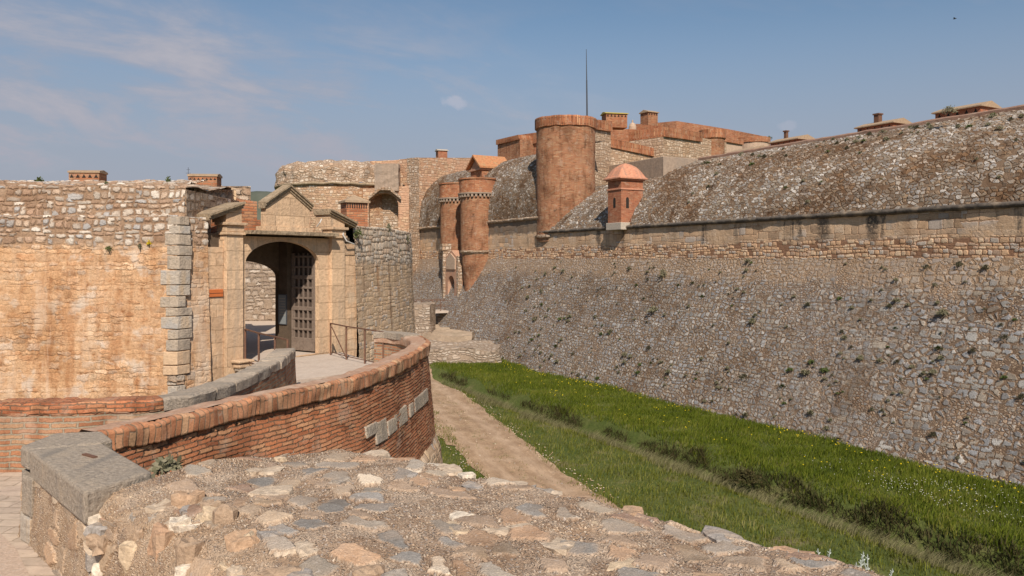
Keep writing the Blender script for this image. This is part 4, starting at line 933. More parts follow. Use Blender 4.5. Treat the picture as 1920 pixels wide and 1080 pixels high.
m.grid([[(x - (x + 26) / 17.6 * max(0, y - 24) * .42, y, rough_z(x, y, 1.95 + .10 * (y - 20.9) - (max(0, x + 11) * .05), .10)) for y in yy] for x in xx]); m.build('rubble_roof', 'drum_top', up, smooth=True)
m = MB(); wall_px(m, [(364, 353, 22.0), (438, 356, 24.4)], .3, .9); m.build('end_wall', 'drum_top', up)
m = MB(); wall_px(m, [(443, 372, 25.2), (482, 378, 25.6)], .0, .4); m.build('end_wall', 'brick_dark', up)
m = MB(); wall_px(m, [(400, 349, 28.2), (470, 349, 28.6)], .0, .5); m.build('end_wall', 'drum_top', up)
m = MB(); m.add([(-26, 29.5, -3), (-10.7, 29.5, -3), (-10.7, 29.5, 2.75), (-26, 29.5, 2.75)], [(0, 1, 2, 3)]); m.ext([(-8.4, 24.4), (-10.7, 29.5), (-11.2, 29.5), (-8.9, 24.4)], -2.9, 2.2, 'z'); m.build('rear_face', 'ravelin_side', up)
m = MB(); m.box(fx(200, 29), fx(300, 29), 28.9, 29.4, 1, P(0, 339, 29)[2], .4); m.build('low_wall', 'render_far', up, jit=.05)
# court back wall seen through the gate
m = MB(); m.ext([(-15.5, 37.2), (-8.0, 37.6), (-8.0, 38.4), (-15.5, 38.2)], DK, .75, 'z'); o = m.build('court_wall', 'platform'); tag(o, 'sunlit rubble court wall seen through the gate arch', 'wall')
# ravelin brick stack behind gate
bx, by = PXY(664, 31.5)
st_ = thing('brick_stack', 'square brick stack with a yellow lichened stone cap behind the right half gable', 'chimney', (bx, by, .5), R(28))
m = MB(); m.box(-.42, .42, -.42, .42, -3.4, 1.72); m.build('body', 'brick_dark', st_, world=False)
m = MB(); m.box(-.50, .50, -.50, .50, 1.72, 1.80); m.lathe([(.66, 1.80), (.02, 2.05)], 0, 0, 4, R(45), R(405)); m.build('cap', 'tile_brown', st_, world=False)
m = MB(); 
for i in range(9): m.box(-.40 + i * .092, -.36 + i * .092, -.432, -.40, 1.5, 1.68)
m.build('slots', 'dark', st_, world=False)

#==GATE==
grz = math.atan2(ga[1], ga[0])
gt = thing('gatehouse', 'ochre stone gatehouse with an arched passage and a broken pediment', 'gate', (G0[0], G0[1], DK), grz)
def GK(px): u = U(px); return (22 * u + 7.4) / (ga[0] - ga[1] * u)
K0, K1 = .08, 2.81
def portal(m, k0, k1, x0, x1, zs, rise, ztop, y0, y1, zb=0):
    poly = [(k0, zb), (x0, zb)] + archpts(x0, x1, zs, rise, 24)[::-1] + [(x1, zb), (k1, zb), (k1, ztop), (k0, ztop)]
    return m.ext(poly, y0, y1, 'y')
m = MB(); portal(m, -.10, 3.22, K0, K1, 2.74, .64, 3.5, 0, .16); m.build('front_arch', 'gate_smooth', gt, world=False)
m = MB(); portal(m, -1.0, 4.2, K0 - .2, K1, 2.3, .52, 3.48, 1.62, 1.95, -.02); m.build('rear_arch', 'passage_shade', gt, world=False)
m = MB(); m.box(2.93, 4.28, .165, 1.615, -3, 3.48); m.box(-1.0, -.14, .165, 1.615, -3, 3.48); m.box(-1.0, 4.28, .165, 1.9, 3.48, 3.56); m.box(-1.0, 4.2, 1.62, 1.94, -3, -.03); m.build('passage_walls', 'passage_shade', gt, world=False)
m = MB(); m.box(2.66, 2.925, 1.24, 1.6, 0, 3.4); m.build('inner_pier', 'passage_shade', gt, world=False)
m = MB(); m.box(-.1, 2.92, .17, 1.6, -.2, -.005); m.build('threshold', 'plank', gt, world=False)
# outer piers
m = MB(); m.box(-1.16, -.66, -.02, .5, -5, 3.18, .2); m.box(-.655, -.60, .0, .4, -5, 3.4); m.build('left_pier', 'gate', gt, world=False, jit=.015)
m = MB(); m.box(3.84, 4.42, -.02, .6, -5, 3.0, .2); m.box(3.84, 4.30, -.05, .5, 3.0, 3.35, .15); m.box(3.23, 3.84, .01, .3, -5, 3.4); m.build('right_pier', 'gate', gt, world=False, jit=.02)
m = MB(); m.box(-.1, 3.22, .0, .25, -5, -.01); m.build('sill_wall', 'gate', gt, world=False)
for a, b in ((-.62, -.08), (3.24, 3.80)):
    pm = MB(); pm.box(a, b, -.12, .2, -5, 3.52); pl_ = pm.build('pilaster', 'gate_smooth', gt, world=False, bevel=.012)
    cm_ = MB(); cm_.box(a - .05, b + .05, -.18, .3, 3.52, 3.60); cm_.box(a - .02, b + .02, -.14, .28, 3.60, 3.78); cm_.box(a - .08, b + .08, -.21, .3, 3.78, 3.86)
    cm_.build('capital', 'gate_smooth', pl_, world=False, bevel=.015)
# slab cornice over the arch
m = MB(); m.box(-.07, 3.23, -.42, 1.6, 3.56, 3.66, .2); m.build('slab_cornice', 'cornice', gt, world=False, jit=.015, js=4)
# pediment
pdm = MB(); e0, e1, ap = .72, 2.34, 1.53
pdm.ext([(e0, 3.80), (e1, 3.80), (e1, 4.32), (ap, 4.86), (e0, 4.32)], -.10, .13, 'y'); pd_ = pdm.build('pediment', 'gate_smooth', gt, world=False)
m = MB(); m.box(e0 - .06, e1 + .06, -.16, .27, 3.66, 3.80, .2); m.build('pediment_base', 'gate_smooth', pd_, world=False, jit=.01)
m = MB()
def rake(m, xa, za, xb, zb, th, y0, y1):
    m.ext([(xa, za), (xb, zb), (xb, zb + th), (xa, za + th)], y0, y1, 'y')
for (xa, za, xb, zb) in ((e0 - .08, 4.30, ap, 4.84), (e1 + .08, 4.30, ap, 4.84)):
    rake(m, xa, za, xb, zb, .07, -.13, .14); rake(m, xa - .0, za + .07, xb, zb + .07, .07, -.17, .15); rake(m, xa, za + .14, xb, zb + .14, .05, -.21, .16)
m.build('raking_cornice', 'cornice', pd_, world=False)
# half gables
def half(xlo, xhi, zlo, zhi, bx0, bx1):
    mm = MB(); mm.ext([(bx0, 3.87), (bx1, 3.87), (bx1, zlo + (zhi - zlo) * (bx1 - xlo) / (xhi - xlo)), (bx0, zlo + (zhi - zlo) * (bx0 - xlo) / (xhi - xlo))], -.1, .50, 'y')
    h_ = mm.build('half_gable', 'gate_smooth', gt, world=False)
    m = MB()
    for i, (pr_, th) in enumerate(((.15, .06), (.20, .06), (.25, .055))):
        z_ = sum((.06, .06, .055)[:i]); rake(m, xlo, zlo + z_, xhi, zhi + z_, th, -pr_, .54 + .01 * i)
    m.build('raking_cornice', 'cornice', h_, world=False)
half(-1.20, -.10, 3.88, 4.26, -.62, -.12)
half(4.26, 3.10, 3.86, 4.24, 3.16, 3.80)
m = MB(); m.box(-.55, 3.3, .9, 1.6, 3.57, 4.02, .25); m.build('backing_wall', 'brick_dark', gt, world=False, jit=.02)
# door leaf (open against the right side of the passage)
dr = MB(); dr.box(2.875, 2.915, .18, 1.2, .04, 3.05); door = dr.build('door', 'wood_dark', gt, world=False)
m = MB(); W0, W1 = .18, 1.2
nc, nr = 4, 8; zr0, zr1 = .38, 2.95
cw = (W1 - W0 - .2) / nc; rh = (zr1 - zr0) / nr
for i in range(nc + 1):
    y = W0 + .1 + i * cw; m.box(2.80, 2.86, y - .026, y + .026, .04, 3.05)
m.box(2.795, 2.86, W0, W0 + .06, .04, 3.05); m.box(2.795, 2.86, W1 - .06, W1, .04, 3.05); m.box(2.796, 2.86, W0, W1, .04, .36)
for j in range(nr + 1):
    z = zr0 + j * rh; th = .06 if j % 3 == 0 else .032; m.box(2.792, 2.86, W0 + .002, W1 - .002, z - th, z + th)
m.build('lattice', 'wood', door, world=False, bevel=.008)
hg = MB(); hg.box(2.93, 2.935, .1, .2, 2.6, 2.7)
# notice board on the inner pier, plaque on left pier
m = MB(); m.box(2.63, 2.655, 1.26, 1.58, 1.05, 1.95); o = m.build('frame_plate', 'board', None)
bpy.data.objects.remove(o)
def gw(x, y, z): return (G0[0] + ga[0] * x - ga[1] * y, G0[1] + ga[1] * x + ga[0] * y, DK + z)
nb = thing('notice_board', 'grey notice board fixed to the inner pier of the gate passage', 'sign', gw(2.655, 1.42, 1.3), grz)
m = MB(); m.box(-.03, -.0, -.17, .17, -.45, .45); m.build('panel', 'board', nb, world=False)
m = MB(); m.box(-.034, -.0, -.19, -.17, -.47, .47); m.box(-.034, 0, .17, .19, -.47, .47); m.box(-.034, 0, -.17, .17, .45, .47); m.box(-.034, 0, -.17, .17, -.47, -.45); m.build('frame', 'mast', nb, world=False)
m = MB(); 
for i in range(7): m.box(-.0325, -.03, -.13, .13 - .07 * (i % 3 == 2), .33 - i * .085, .345 - i * .085)
m.build('printed_lines', 'pale', nb, world=False)
kq = GK(402); Yq = 22 + ga[1] * kq; zq = (487 - 549.5) / F * Yq - DK
pq = thing('plaque', 'small orange clay plaque on the left pier of the gate', 'plaque', gw(kq, -.02, zq), grz)
m = MB(); m.box(-.235, .235, -.04, .0, -.10, .10); m.build('tile', 'plaque', pq, world=False, bevel=.01)
m = MB(); m.box(-.225, .225, -.048, -.04, -.004, .004); m.build('joint_line', 'rust', pq, world=False)
fc = thing('fallen_capital', 'broken moulded stone lying at the foot of the left gate pilaster', 'stone', gw(-.25, -.28, .0), grz)
m = MB(); m.box(-.20, .20, -.16, .14, -.06, .07); m.box(-.26, .26, -.21, .16, .07, .15); m.build('moulded_block', 'gate_smooth', fc, world=False, bevel=.03, jit=.03, js=4)
m = MB(); m.box(-.17, .17, -.14, .12, -.16, -.06); m.build('neck', 'cap', fc, world=False, bevel=.03)
# white pipes
pp = thing('white_pipe', 'bent white pipe sticking out at the right side of the gate pediment', 'pipe', gw(3.9, .1, 3.4))
m = MB(); pts_ = [P(664, 458, 25.4), P(650, 452, 25.0), P(643, 440, 24.9), P(645, 432, 25.3)]
for a, b in zip(pts_, pts_[1:]): m.tube(a, b, .022, 8)
m.build('outlet', 'pipe', pp)
m = MB(); pts_ = [P(594, 425, 24.3), P(600, 417, 24.2), P(603, 411, 24.4)]
for a, b in zip(pts_, pts_[1:]): m.tube(a, b, .018, 8)
m.build('upper_end', 'pipe', pp)

# railings
def railing(name, label, pts, zb=DK, h=.95, lower=True):
    t = thing(name, label, 'railing', (pts[0][0], pts[0][1], zb))
    for x, y in pts:
        m = MB(); m.box(x - .022, x + .022, y - .022, y + .022, zb, zb + h); m.build('post', 'rust', t)
    for a, b in zip(pts, pts[1:]):
        m = MB(); m.beam((*a, zb + h), (*b, zb + h), .05, .03); m.build('rail', 'rust', t)
        m = MB(); m.beam((*a, zb + .1), (*b, zb + .1), .02, .02); m.build('lower_rail', 'rust', t)
    return t
railing('iron_railing', 'rusty iron railing on the left edge of the drawbridge deck', [(-7.30, 21.9), (-6.55, 20.7), (-5.85, 19.75), (-5.3, 18.9)])
t = railing('iron_railing', 'rusty iron railing on the right edge of the drawbridge deck', [(-5.42, 23.9), (-4.72, 22.8), (-4.03, 21.9), (-3.38, 21.0)])
m = MB(); m.beam((-5.36, 23.8, DK + .85), (-4.75, 22.85, DK + .08), .02, .03); m.build('brace', 'rust', t)
# drawbridge deck
dk = thing('drawbridge', 'pale plank drawbridge deck in front of the gate arch', 'bridge', (-5.5, 21, DK))
A, B, C_, D_ = Vector((-7.3, 22.05)), Vector((-5.25, 24.6)), Vector((-3.2, 21.15)), Vector((-5.15, 18.85))
m = MB(); npk = 20
for i in range(npk):
    a0, a1 = i / npk + .002, (i + 1) / npk - .002
    q = [A.lerp(D_, a0), A.lerp(D_, a1), B.lerp(C_, a1), B.lerp(C_, a0)]
    m.ext([tuple(p) for p in q], DK - .09, DK - .0 + random.uniform(0, .008), 'z')
m.build('planks', 'plank', dk)
m = MB(); 
for f_ in (.02, .35, .68, .98):
    a_, b_ = A.lerp(B, f_), D_.lerp(C_, f_); m.beam((a_.x, a_.y, DK - .2), (b_.x, b_.y, DK - .2), .16, .2)
m.build('beams', 'wood', dk)

#==RAMP WALLS==
ZT = -1.95
rw = thing('curved_brick_wall', 'curved red brick wall with brick on edge coping beside the moat', 'wall', (-2.2, 16, -8))
orp = [(-4.62, 8.98), (-4.45, 9.21), (-4.2, 9.78), (-3.67, 11.08), (-3.21, 11.95), (-2.68, 12.95), (-2.31, 14.3), (-2.09, 16.0), (-1.91, 17.9), (-1.95, 19.4), (-2.38, 20.65), (-3.05, 21.35), (-3.5, 21.5)]
op = smooth_path(orp, 2)
def lower(pth):   # outer (right of travel) profile
    return pth
fine = resample(op, .028)
m = MB(); m.sweep(fine, rprof([(.10, -4.2), (-.055, ZT - .225)], .020), v0=0, caps=False); m.build('brick_face', 'brick_near', rw, smooth=True, jit=.035, js=1.3)
m = MB(); m.sweep(resample(op, .12), rprof([(.95, -8.4), (.22, -4.3), (.10, -4.1)], .15), caps=False); m.build('stone_footing', 'ravelin_side', rw, smooth=True, jit=.05)
m = MB(); m.sweep(fine, rprof([(-.07, ZT - .235), (-.005, ZT - .235), (.0, ZT - .02), (-.03, ZT), (-.10, ZT + .008)], .022), v0=0, caps=False)
m.build('coping', 'soldier', rw, smooth=True, jit=.035, js=4)
m = MB(); m.sweep(resample(op, .06), rprof([(-.095, ZT + .006), (-.42, ZT + .0), (-.46, ZT - .03), (-.46, ZT - .22)], .05), v0=.25, caps=False)
m.build('coping_top', 'soldier_top', rw, smooth=True, jit=.025, js=3)
m = MB(); m.sweep(resample(op, .15), rprof([(-.42, ZT - .2), (-.42, DK - .05)], .2), caps=False); m.build('inner_face', 'brick_inner', rw)
# grey end coping at the drawbridge end
m = MB(); pe = [p for p in resample(op, .1) if p[1] > 20.3]; m.sweep(pe, [(.02, ZT - .12), (.02, ZT + .05), (-.48, ZT + .05), (-.48, ZT - .12)], closed=True); m.build('end_coping', 'grey', rw, jit=.02, bevel=.01)
# pale stone patches on the face
def face_pt(px, py):
    best = min(fine, key=lambda p: abs(960 + F * p[0] / p[1] - px) + (1000 if p[1] > 19 else 0))
    return best
m = MB()
for (x0, x1, y0, y1) in ((684, 706, 795, 817), (702, 722, 788, 828), (724, 741, 784, 812), (745, 761, 764, 796), (766, 773, 756, 780), (775, 790, 742, 768), (790, 800, 732, 756), (737, 744, 776, 792)):
    a = face_pt(x0, 0); b = face_pt(x1, 0); dd = (Vector(b) - Vector(a)).normalized(); nr_ = Vector((dd.y, -dd.x)) 
    za, zb_ = (487 - y1) / F * (a[1] + b[1]) / 2, (487 - y0) / F * (a[1] + b[1]) / 2
    f_ = lambda z: .10 - .155 * (z + 4.2) / 2.03
    vs = []
    for z in (za, zb_):
        o1 = f_(z) + .030
        for p in (a, b):
            for oo in (o1, o1 - .1): vs.append((p[0] + nr_.x * oo, p[1] + nr_.y * oo, z))
    m.add(vs, [(0, 2, 6, 4), (0, 4, 5, 1), (2, 3, 7, 6), (4, 6, 7, 5), (0, 1, 3, 2), (1, 5, 7, 3)])
m.build('stone_patches', 'cap', rw, bevel=.02, jit=.02, js=7)

lw = thing('low_brick_wall', 'low pink brick wall with a grey stone coping on the left of the ramp', 'wall', (-5, 12, DK))
lpt = smooth_path([(-12, 10.4), (-6.9, 10.75), (-5.2, 10.95), (-4.62, 11.35), (-4.42, 12.5), (-4.42, 15.0), (-4.78, 17.6)], 2)
lpt = resample(lpt, .05)
m = MB(); m.sweep(lpt, rprof([(.06, DK - .1), (.0, ZT - .12)], .1), v0=0, caps=False); m.sweep(lpt, rprof([(-.42, ZT - .12), (-.42, DK - 5.3)], .3), v0=3, caps=False); m.build('brick_face', 'brick_inner', lw, jit=.02)
i1 = min(i for i, p in enumerate(lpt) if p[0] > -4.9)
m = MB(); m.sweep(lpt[:i1 + 1], [(.02, ZT - .14), (.03, ZT - .03), (.0, ZT), (-.42, ZT), (-.46, ZT - .13)], closed=True); m.build('brick_coping', 'brick_near', lw, jit=.02, js=3)
m = MB(); acc = []; L_ = .85
j = i1; stepn = 17
while j < len(lpt) - 2:
    e = min(j + random.choice((13, 17, 21)), len(lpt) - 1); sg = lpt[j:e]
    if len(sg) > 2:
        m = MB(); dz_ = random.uniform(-.02, .02); m.sweep(sg, [(.03 + dz_, ZT - .17), (.035 + dz_, ZT - .02), (.0, ZT + dz_ * .5 + .01), (-.40, ZT + dz_), (-.44, ZT - .15)], closed=True); m.build('coping_stone', random.choice(('cap', 'cap', 'grey')), lw, jit=.03, js=3, bevel=.012)
    j = e
m = MB(); m.add([(-4.78, 17.62, DK - .1), (-5.18, 17.55, DK - .1), (-5.18, 17.55, ZT), (-4.78, 17.62, ZT)], [(0, 1, 2, 3)]); m.build('end_face', 'brick_inner', lw)

# foreground rubble parapet
fp = thing('rubble_parapet', 'broad rubble topped parapet in the foreground with grey cut stones at its left end', 'parapet', (-1, 6, DK))
T_ = Vector((.72, -.69)).normalized(); NN = Vector((.69, .72)).normalized()
def TN(x, y): v = Vector((x, y)); return v.dot(T_), v.dot(NN)
far = [(-3.75, 7.75), (-3.3, 7.42), (-2.5, 7.87), (-1.7, 8.26), (-.88, 7.80), (-.09, 7.08), (.6, 6.55), (1.02, 6.22), (1.54, 5.73), (2.03, 5.22), (2.3, 4.93), (2.95, 4.25), (4.6, 2.7), (7.0, .3)]
ft = [TN(*p) for p in far]; ft.sort()
def far_n(t): return float(np.interp(t, [a for a, b in ft], [b for a, b in ft]))
t0 = TN(-3.53, 6.72)[0]; rows = []; uvs = []
tl = np.arange(t0 - .12, 6.2, .0155)
for t in tl:
    n0 = 2.42 + .05 * noise.noise(Vector((t * .9, 0, 0))); n1 = far_n(t) + .05 * noise.noise(Vector((t * 1.7, 4, 0))) + .03 * noise.noise(Vector((t * 6, 4, 0)))
    er = .16 + .16 * noise.noise(Vector((t * .8, 9, 0))) + .05
    pr_ = [(n0 - .06, DK - .05), (n0, DK + .5), (n0 + .05, -1.95 - er * 1.1), (n0 + .18, -1.95 - er * .45), (n0 + .42, -1.97 - er * .1), (n0 + .7, -1.95)]
    nn_ = max(n1, n0 + 1.2); mid_ = 40
    pr_ = rprof(pr_, .018)[:118] if False else pr_
    # fixed sampling so that rows line up
    def samp(a, b, k): return [(a[0] + (b[0] - a[0]) * i / k, a[1] + (b[1] - a[1]) * i / k) for i in range(k)]
    q = samp(pr_[0], pr_[1], 28) + samp(pr_[1], pr_[2], 12) + samp(pr_[2], pr_[3], 12) + samp(pr_[3], pr_[4], 16) + samp(pr_[4], pr_[5], 16)
    q += samp(pr_[5], (nn_ - .12, -1.93), 105) + samp((nn_ - .12, -1.93), (nn_, -2.0), 8) + samp((nn_, -2.0), (nn_ + .05, -2.5), 18) + samp((nn_ + .05, -2.5), (nn_ + .5, -8.3), 20) + [(nn_ + .5, -8.3)]
    row = []; ru = []; arc = 0
    for i, (n_, z) in enumerate(q):
        if i: arc += math.hypot(n_ - q[i - 1][0], z - q[i - 1][1])
        p = T_ * t + NN * n_; zz_ = z + (.05 * noise.noise(Vector((p.x * 1.1, p.y * 1.1, 2))) + .025 * noise.noise(Vector((p.x * 3.5, p.y * 3.5, 5))) if z > -2.4 else 0)
        row.append((p.x, p.y, zz_)); ru.append((t, arc))
    rows.append(row); uvs.append(ru)
m = MB(); m.grid(rows, uvs); m.build('rubble_body', 'rubble', fp, smooth=True)
rk = MB(); rg = random.Random(3)
def rock(c, rx, ry, rz_, tilt, seed):
    vs = []; fs = []; nu, nv_ = 9, 6; off = Vector((seed * 3.1, seed * 1.7, 0)); ca, sa = math.cos(tilt), math.sin(tilt)
    for i in range(nv_ + 1):
        ph = math.pi * i / nv_
        for j in range(nu):
            th = 2 * math.pi * j / nu; d_ = Vector((math.sin(ph) * math.cos(th), math.sin(ph) * math.sin(th), math.cos(ph)))
            r = 1 + .42 * noise.noise(d_ * 1.3 + off) + .16 * noise.noise(d_ * 4 + off)
            p = Vector((max(-.72, min(.72, d_.x)) * rx * r, max(-.75, min(.75, d_.y)) * ry * r, max(-.7, min(.55, d_.z)) * rz_ * r)) * 1.25
            vs.append((c[0] + p.x * ca - p.y * sa, c[1] + p.x * sa + p.y * ca, c[2] + p.z))
    for i in range(nv_):
        for j in range(nu): fs.append((i * nu + j, (i + 1) * nu + j, (i + 1) * nu + (j + 1) % nu, i * nu + (j + 1) % nu))
    rk.add(vs, fs)
for q_ in range(260):
    t = rg.uniform(t0 + .12, 4.6); top_ = rg.random() < .22
    if top_:
        nq = rg.uniform(3.2, max(3.3, far_n(t) - .25)); p = T_ * t + NN * nq; r_ = rg.uniform(.05, .15)
        rock((p.x, p.y, -1.955 - r_ * .12), r_ * rg.uniform(.9, 1.5), r_, .05 + .02 * rg.random(), rg.uniform(0, 3.1), q_)
    else:
        nq = rg.uniform(2.40, 2.95); z_ = -2.15 + (nq - 2.5) * .35 + rg.uniform(-.06, .0) if nq > 2.5 else rg.uniform(-2.8, -2.15)
        p = T_ * t + NN * nq; r_ = rg.uniform(.05, .13); rock((p.x, p.y, z_), r_ * rg.uniform(.6, 1.2), r_ * .8, r_ * rg.uniform(.8, 1.9), rg.uniform(0, 3.1), q_)
for q_ in range(12):     # stones bonding the rubble to the cut corner
    t = t0 + rg.uniform(-.06, .22); p = T_ * t + NN * rg.uniform(2.40, 2.50); r_ = rg.uniform(.09, .15); rock((p.x, p.y, -2.85 + .055 * q_ + .03), r_, r_ * .8, r_ * .7, rg.uniform(0, 3.1), 500 + q_)
for q_ in range(26):     # loose stones breaking the outer edge
    t = rg.uniform(t0 + .6, 5.5); p = T_ * t + NN * (far_n(t) - .08); r_ = rg.uniform(.06, .15); rock((p.x, p.y, -1.99), r_ * 1.3, r_, .07, rg.uniform(0, 3.1), 300 + q_)
_a, _b = bpy.data.objects['rubble_body'], rk.build('set_stones', 'rock', fp)
with bpy.context.temp_override(active_object=_a, object=_a, selected_objects=[_a, _b], selected_editable_objects=[_a, _b]): bpy.ops.object.join()
m = MB(); m.ext([(-3.62, 6.87), (-3.22, 6.48), (-2.9, 6.85), (-3.3, 7.25)], -8.2, ZT - .22, 'z'); m.build('core', 'rubble', fp)
# end core, under the blocks
m = MB()
face = resample([(-5.06, 8.3), (-4.84, 8.08), (-3.47, 6.63), (-3.25, 6.85)], .025)
m.sweep(face, rprof([(.06, DK - .05), (.0, ZT - .26)], .02), v0=0, caps=False); m.build('rubble_face', 'rubble', fp, smooth=True)
m = MB(); m.ext([(-5.0, 8.32), (-4.82, 8.14), (-3.46, 6.72), (-3.25, 7.35), (-4.2, 8.5), (-4.5, 9.1), (-4.95, 9.05)], -8.2, ZT - .25, 'z'); m.build('core', 'rubble', fp)
# cut stones
m = MB(); m.ext([(-4.90, 8.12), (-3.56, 6.66), (-3.28, 7.30), (-4.30, 8.42)], ZT - .27, ZT + .02, 'z'); m.build('coping_block', 'grey', fp, bevel=.03, jit=.01)
m = MB(); m.ext([(-5.10, 8.30), (-4.93, 8.14), (-4.34, 8.46), (-4.30, 8.62), (-4.62, 9.02), (-5.10, 8.92)], ZT - .20, ZT + .02, 'z'); m.build('corner_coping', 'grey', fp, bevel=.03)
for z0, z1, w0 in ((DK, DK + .26, .0), (DK + .27, DK + .66, .02)):
    m = MB(); m.ext([(-5.13 + w0, 8.34), (-4.99 + w0, 8.12), (-4.80 + w0, 7.96), (-4.7, 8.2), (-4.9, 8.6), (-5.13 + w0, 8.95)], z0, z1, 'z'); m.build('corner_stone', 'grey' if z0 > DK else 'quoin', fp, bevel=.02)
sp = thing('iron_cramp', 'small rusty iron cramp let into the grey coping block', 'cramp', (-4.15, 7.86, ZT + .02), R(-35))
m = MB(); m.box(-.11, .11, -.022, .022, -.01, .012); m.build('bar', 'rust', sp, world=False)

#==VEGETATION==
def blades(name, mat, xy, z, h, w_, lean=.35, kind='stuff', wind=(.25, .1)):
    n = len(xy); ang = rng.uniform(0, 2 * np.pi, n); lx = rng.normal(0, lean, n) + wind[0]; ly = rng.normal(0, lean, n) + wind[1]
    dx_, dy_ = np.cos(ang) * w_ / 2, np.sin(ang) * w_ / 2
    b0 = np.stack([xy[:, 0] - dx_, xy[:, 1] - dy_, z - .02], 1); b1 = np.stack([xy[:, 0] + dx_, xy[:, 1] + dy_, z - .02], 1)
    md0 = np.stack([xy[:, 0] - dx_ * .7 + lx * h * .3, xy[:, 1] - dy_ * .7 + ly * h * .3, z + h * .55], 1)
    md1 = np.stack([xy[:, 0] + dx_ * .7 + lx * h * .3, xy[:, 1] + dy_ * .7 + ly * h * .3, z + h * .55], 1)
    tp = np.stack([xy[:, 0] + lx * h, xy[:, 1] + ly * h, z + h], 1)
    v = np.stack([b0, b1, md1, md0, tp], 1).reshape(-1, 3)
    me = bpy.data.meshes.new(name); me.vertices.add(len(v)); me.vertices.foreach_set('co', v.astype(np.float32).ravel())
    base = (np.arange(n) * 5)[:, None]
    idx = np.concatenate([base + np.array([0, 1, 2, 3]), base + np.array([3, 2, 4])], 1).ravel()
    me.loops.add(len(idx)); me.loops.foreach_set('vertex_index', idx.astype(np.int32))
    me.polygons.add(2 * n); st = np.stack([np.arange(n) * 7, np.arange(n) * 7 + 4], 1).ravel(); 
    me.polygons.foreach_set('loop_start', st.astype(np.int32)); me.update(calc_edges=True); me.validate()
    me.materials.append(MT[mat]); o = bpy.data.objects.new(name, me); C.objects.link(o)
    if kind: o['kind'] = kind
    return o
def gz(xy): return np.array([ground_z(float(a), float(b)) for a, b in xy])
def pdist(xy):
    out = np.full(len(xy), 99.)
    for i in range(0, len(PATHPTS), 3): out = np.minimum(out, np.hypot(xy[:, 0] - PATHPTS[i, 0], xy[:, 1] - PATHPTS[i, 1]))
    return out
def scatter(n, s0, s1, c0, c1, near=True):
    # denser toward the camera
    u = rng.uniform(0, 1, n); s = s0 + (s1 - s0) * u ** (1.25 if near else 1); c = rng.uniform(c0, c1, n)
    return s, c, np.stack([N[0] * c + D[0] * s, N[1] * c + D[1] * s], 1)
def nz(xy, f, k=0): return np.array([noise.noise(Vector((float(a) * f, float(b) * f, k))) for a, b in xy])
# meadow between ditch and rampart
s, c, xy = scatter(105000, 7, 62, 22.6, 29.1); keep_ = (c > ditch_c(s) + .75 + .45 * nz(xy, .5, 3)); xy = xy[keep_]
blades('grass', 'grass', xy, gz(xy), rng.uniform(.08, .22, len(xy)) * (1 + .9 * nz(xy, .9, 1)), .026)
s, c, xy = scatter(80000, 7, 60, 9, 22.2); pd2 = pdist(xy); keep_ = (c < ditch_c(s) - .3) & (pd2 > 1.45 + .45 * nz(xy, .9, 2) - .25 * rng.uniform(0, 1, len(s)) ** 3) & ((xy[:, 0] > -1.2) | (xy[:, 1] > 22.5)) & (rng.uniform(0, 1, len(s)) < 1.0 + .9 * nz(xy, .35, 44)); xy = xy[keep_]
blades('verge_grass', 'grass_lush', xy, gz(xy), rng.uniform(.06, .20, len(xy)) * (1 + .9 * nz(xy, .9, 1)), .026)
s, c, xy = scatter(26000, 7, 58, 20.0, 22.6); d_ = c - ditch_c(s); keep_ = (d_ < -.1) & (d_ > -1.5 + 1.3 * nz(xy, .4, 8)) & (pdist(xy) > 1.6); xy = xy[keep_]
blades('long_dry_grass', 'straw', xy, gz(xy), rng.uniform(.25, .5, len(xy)), .018, .35, wind=(.6, -.3))
s, c, xy = scatter(75000, 7, 60, 20.8, 24.6); d_ = c - ditch_c(s); keep_ = (np.abs(d_ - .5) < .42 + .6 * nz(xy, .6, 6) - .010 * (s - 15)) & (rng.uniform(0, 1, len(s)) < .75 + .5 * nz(xy, 1.2, 16)); xy = xy[keep_]
blades('ditch_brush', 'brush', xy, gz(xy), rng.uniform(.08, .42, len(xy)) * (1 + 1.0 * nz(xy, .8, 9)), .03, .7)
s, c, xy = scatter(60000, 8, 58, 9, 22); pd3 = pdist(xy); keep_ = (pd3 < 1.9) & (rng.uniform(0, 1, len(s)) < np.clip(1.6 * nz(xy, 1.1, 71) - .25 + .35 * (np.abs(pd3 - .1) < .35) + .5 * (pd3 > 1.45), 0, 1) * .45); xy = xy[keep_]
blades('track_weeds', 'grass_lush', xy, gz(xy) + .03, rng.uniform(.03, .10, len(xy)), .02)
def dots(name, mat, xy, z, r):
    n = len(xy); a = rng.uniform(0, 6.28, n); vs = []; fs = []
    for i in range(n):
        for q in range(5):
            an = a[i] + q * 1.2566; vs.append((xy[i, 0] + r * math.cos(an), xy[i, 1] + r * math.sin(an), z[i] + .01 * math.sin(an * 2)))
        vs.append((xy[i, 0], xy[i, 1], z[i] + r * .7))
        b = i * 6; fs += [(b + q, b + (q + 1) % 5, b + 5) for q in range(5)]
    me = bpy.data.meshes.new(name); me.from_pydata(vs, [], fs); me.materials.append(MT[mat]); o = bpy.data.objects.new(name, me); C.objects.link(o); o['kind'] = 'stuff'; return o
s, c, xy = scatter(9000, 9, 58, 9, 22); pd4 = pdist(xy); kk = (pd4 < 2.1) & ((pd4 > 1.3) | (rng.uniform(0, 1, len(s)) < .12)) & (nz(xy, .8, 91) > -.1); xy = xy[kk]; dots('loose_stones', 'rock', xy, gz(xy) + .035, .035)
